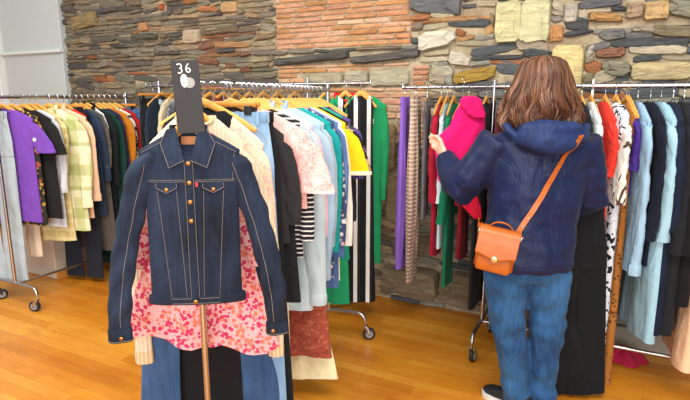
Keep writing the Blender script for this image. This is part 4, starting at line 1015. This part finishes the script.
for i in range(30):
    z = 1.671-.31*i/29; hw, hd_ = hshell(z); ring = []
    for q in range(60):
        a = 2*pi*q/60; rr_ = 1-.07+.05*noise.noise(Vector((cos(a)*4, sin(a)*4, z*6))); face = max(0, sin(a)-.55)*1.6 if z < 1.62 else 0
        ring.append(K(HC[0]+hw*cos(a)*rr_, HC[1]+hd_*sin(a)*rr_*(1-face*.55), z))
    rings.append(ring)
b.loft(rings, col=lin('#4a2f20'))
cols = ['#33200f', '#3f2616', '#4c2e1c', '#5a3824', '#6b452f', '#7e573d', '#96705a']
for i in range(720):
    a = HR_.uniform(pi*.78, pi*2.22); zs0 = 1.672-.03*HR_.random()**2; zend = 1.375+HR_.uniform(-.05, .06) + .03*noise.noise(Vector((a*3, 2, 5)))
    if HR_.random() < .12: zend -= .06
    cl = noise.noise(Vector((a*2.6, 1.3, .7)))*7; ph = cl + HR_.uniform(-.5, .5); am = HR_.uniform(.07, .17); lift = HR_.uniform(.97, 1.05); pts = []; N = 22
    dr = HR_.uniform(-.10, .10) + .25*noise.noise(Vector((a*1.7, 9, 2))); rad = []
    r0 = HR_.uniform(.003, .0062); wl = 40 + 8*noise.noise(Vector((a*2, 4, 4)))
    for q in range(N):
        f_ = q/(N-1); z = zs0 + (zend-zs0)*f_; hw, hd_ = hshell(z); g = f_**1.2
        aa = a + dr*f_ + am*g*sin(wl*(1.67-z)+ph); l2 = lift + .10*g*sin(wl*(1.67-z)+ph+1.4) + .06*g*noise.noise(Vector((a*3, z*9, 1)))
        if z < 1.40: l2 *= 1-.8*(1.40-z)
        pts.append(K(HC[0]+hw*cos(aa)*l2, HC[1]+hd_*sin(aa)*l2, z)); rad.append(r0*(1-.6*f_)*(.5 if q == 0 else 1))
    m_ = max(0, min(1, .5+.8*noise.noise(Vector((a*4, 3, 3)))+HR_.uniform(-.3, .3)))
    c0 = lin(cols[min(6, int(m_*7))]); b.tube(pts, rad, 5, col=c0)
hair = own(b.build('hair', HAIRM))
# shoulder bag hanging at the left hip
LEA = NT('tan_leather', .42, 0, .5); n_ = LEA.noise(18, None, 4); LEA.col(LEA.mix(n_, lin('#8f420f'), lin('#c4681f'))); LEA.bump(LEA.noise(160), .2, .001); LEA = LEA.m
bc = atD(493, 250, 2.06); bz = bc.z
t = thing('satchel', 'small tan leather satchel on a long strap at the shopper left hip', 'bag', (bc.x, bc.y, bz-.085), TH-radians(22))
t.rotation_euler = (0, radians(9), TH-radians(20))
b = MB(); b.box((0, 0, .085), (.155, .065, .165), bev=.012); b.build('bag_body', LEA, t)
b = MB(); b.box((0, -.038, .045), (.135, .02, .085), bev=.007); b.build('front_pocket', LEA, t)
b = MB(); rr = []
for y_, z_ in ((.034, .150), (.032, .170), (.01, .178), (-.03, .175), (-.042, .16), (-.048, .12), (-.053, .085), (-.054, .075)):
    rr.append([(x_, y_, z_) for x_ in (-.08, -.078, -.04, 0, .04, .078, .08)])
v = [Vector(p) for r_ in rr for p in r_]
for i_, p in enumerate(v):
    if i_ >= 7*6: p.z -= .022*(1-abs(p.x)/.08)
b.add(v, [(i*7+j, i*7+j+1, (i+1)*7+j+1, (i+1)*7+j) for i in range(7) for j in range(6)]); fl = b.build('flap', LEA, t)
m = fl.modifiers.new('s', 'SOLIDIFY'); m.thickness = .005; m.offset = 1
b = MB(); b.tube([(.045*cos(a)*1.0, 0, .176+.03*sin(a)) for a in [pi*q/12 for q in range(13)]], [(.009, .003)]*13, 8, up=(0, 1, 0)); b.build('handle', LEA, t)
b = MB(); b.lathe([(.001, -.004), (.013, -.004), (.013, .002), (.006, .004), (.001, .004)], 18, Matrix.Translation((0, -.058, .062)) @ Matrix.Rotation(pi/2, 4, 'X')); b.build('clasp', simple('brass', '#cdb889', .3, .9), t)
for s_ in (-1, 1):
    b = MB(); b.tube([(s_*.084+0*q, .012*cos(a), .155+.012*sin(a)) for a in [2*pi*q/14 for q in range(15)]], .002, 6, up=(1, 0, 0)); b.build('ring', SILVER, t)
    b = MB(); b.box((s_*.079, 0, .12), (.006, .022, .08), bev=.002); b.build('side_tab', LEA, t)
bpy.context.view_layer.update()
Mw = t.matrix_world; pr = Mw @ Vector((.084, 0, .167)); pl = Mw @ Vector((-.084, 0, .167))
b = MB(); path = [pr]
P0 = atD(516, 238, 2.12); P1 = atD(575, 133, 2.18); l0, z0_, l1, z1_ = P0.dot(RT)/KS, P0.z, P1.dot(RT)/KS, P1.z
for q in range(0, 25):
    f_ = q/24; path.append(onjk(l0+(l1-l0)*f_, z0_+(z1_-z0_)*f_, .006))
path += [K(l1+.005, 2.36, 1.40), K(l1+.0, 2.44, 1.395), K(l1-.02, 2.52, 1.33), K(.95, 2.555, 1.15), K(.80, 2.55, .98), K(.68, 2.50, .86), K(.63, 2.38, .80), pl+Vector((0, 0, .03)), pl]
path = [p if isinstance(p, Vector) else Vector(p) for p in path]
inv = Mw.inverted()
rr = []
for i, p in enumerate(path):
    tn = (path[min(i+1, len(path)-1)]-path[max(0, i-1)]).normalized(); ctr = K(.88, 2.40, p.z); o_ = (p-ctr); o_.z = 0
    if 24 < i < 29: o_ = Vector((0, 0, 1))
    o_ = (o_-tn*o_.dot(tn)).normalized(); sdv = tn.cross(o_)
    rr.append([inv @ (p + sdv*x_ + o_*y_) for x_, y_ in ((-.011, -.0015), (.011, -.0015), (.011, .002), (-.011, .002))])
b.loft(rr); b.build('strap', LEA, t)
for q in (4, 6): 
    b = MB(); p = inv @ (path[q] - FW*.004); b.lathe([(.001, -.002), (.005, -.002), (.004, .002)], 10, Matrix.Translation(p) @ Matrix.Rotation(pi/2, 4, 'X')); b.build('rivet', SILVER, t)

# magenta jumper pulled out by the shopper
MG = fab('plain', '#e3126a'); MG2 = fab('plain', '#d9163a')
mp = K(.655, 2.86, 0); mz = 1.435
t = thing('jumper', 'magenta jumper being held out by the shopper left hand', 'jumper', (mp.x, mp.y, mz), TH)
def cloth_rows(rows, D, thick, name, m, parent, org, ph=0.0, dd=0.0):
    b = MB(); rr = []; P = []
    for i in range(len(rows)-1):
        for q in range(5):
            f_ = q/5; P.append([a*(1-f_)+c*f_ for a, c in zip(rows[i], rows[i+1])])
    P.append(rows[-1])
    for i, (y_, x0, x1) in enumerate(P):
        pa, pb = atD(x0, y_, D), atD(x1, y_, D); c = (pa+pb)/2; u = (pb-pa)/2; z_ = c.z; ring = []
        for k_ in range(36):
            a = 2*pi*k_/36; ff = cos(a); e = math.copysign(abs(sin(a))**.7, sin(a))*thick*(.35 if i in (0, len(P)-1) else 1)
            e += .018*noise.noise(Vector((ff*u.length*22+ph, z_*6, ph))) + dd*(i/len(P))
            ring.append(c + u*math.copysign(abs(ff)**.8, ff) + FW*e - org)
        rr.append([Matrix.Rotation(-TH, 3, 'Z') @ p for p in ring])
    b.loft(rr); return b.build(name, m, parent)
og = Vector((mp.x, mp.y, mz))
cloth_rows([(104, 461, 480), (112, 455, 484), (125, 450, 485), (138, 437, 484), (152, 435, 483), (166, 436, 480), (180, 438, 472), (190, 445, 468)], 2.80, .028, 'body', MG, t, og, 1.3)
cloth_rows([(176, 440, 472), (188, 447, 475), (198, 455, 478), (208, 464, 481), (219, 474, 482)], 2.77, .014, 'trailing_sleeve', MG2, t, og, 4.0)
cloth_rows([(96, 464, 476), (100, 460, 481), (107, 460, 483), (114, 466, 485), (118, 472, 484)], 2.77, .03, 'rolled_collar', MG, t, og, 7.0)
hp = atY(463, 95, RY); hanger('wood', (hp.x, RY, 1.4315), pi/2-.25, .12, 'wooden hanger that the magenta jumper is pulled from')

# black jeans held low at the shopper right side
bj = atD(576, 212, 2.41)
t = thing('jeans', 'black wide jeans held low beside the shopper right hand', 'jeans', (bj.x+.0, bj.y, .975), TH-radians(4)); t.rotation_euler = (0, radians(-4.5), TH-radians(4))
make_trousers(t, fab('denim', '#0c0e10', '#16191d'), .955, W=.135, leg=.085, hem=.10, t=.03, seed=4, fold=.008, spread=.0)
for o in bpy.data.objects:
    if o.get('label', '').startswith('hanger carrying the cream ribbed jumper'): o.scale = (.6, 1, 1)
for o in bpy.data.objects:
    if o.name.startswith('wooden_hanger') and abs(o.location.y-3.1) < .12 and -1.75 < o.location.x < -1.35 and o.parent is None: o.scale = (.62, 1, 1)
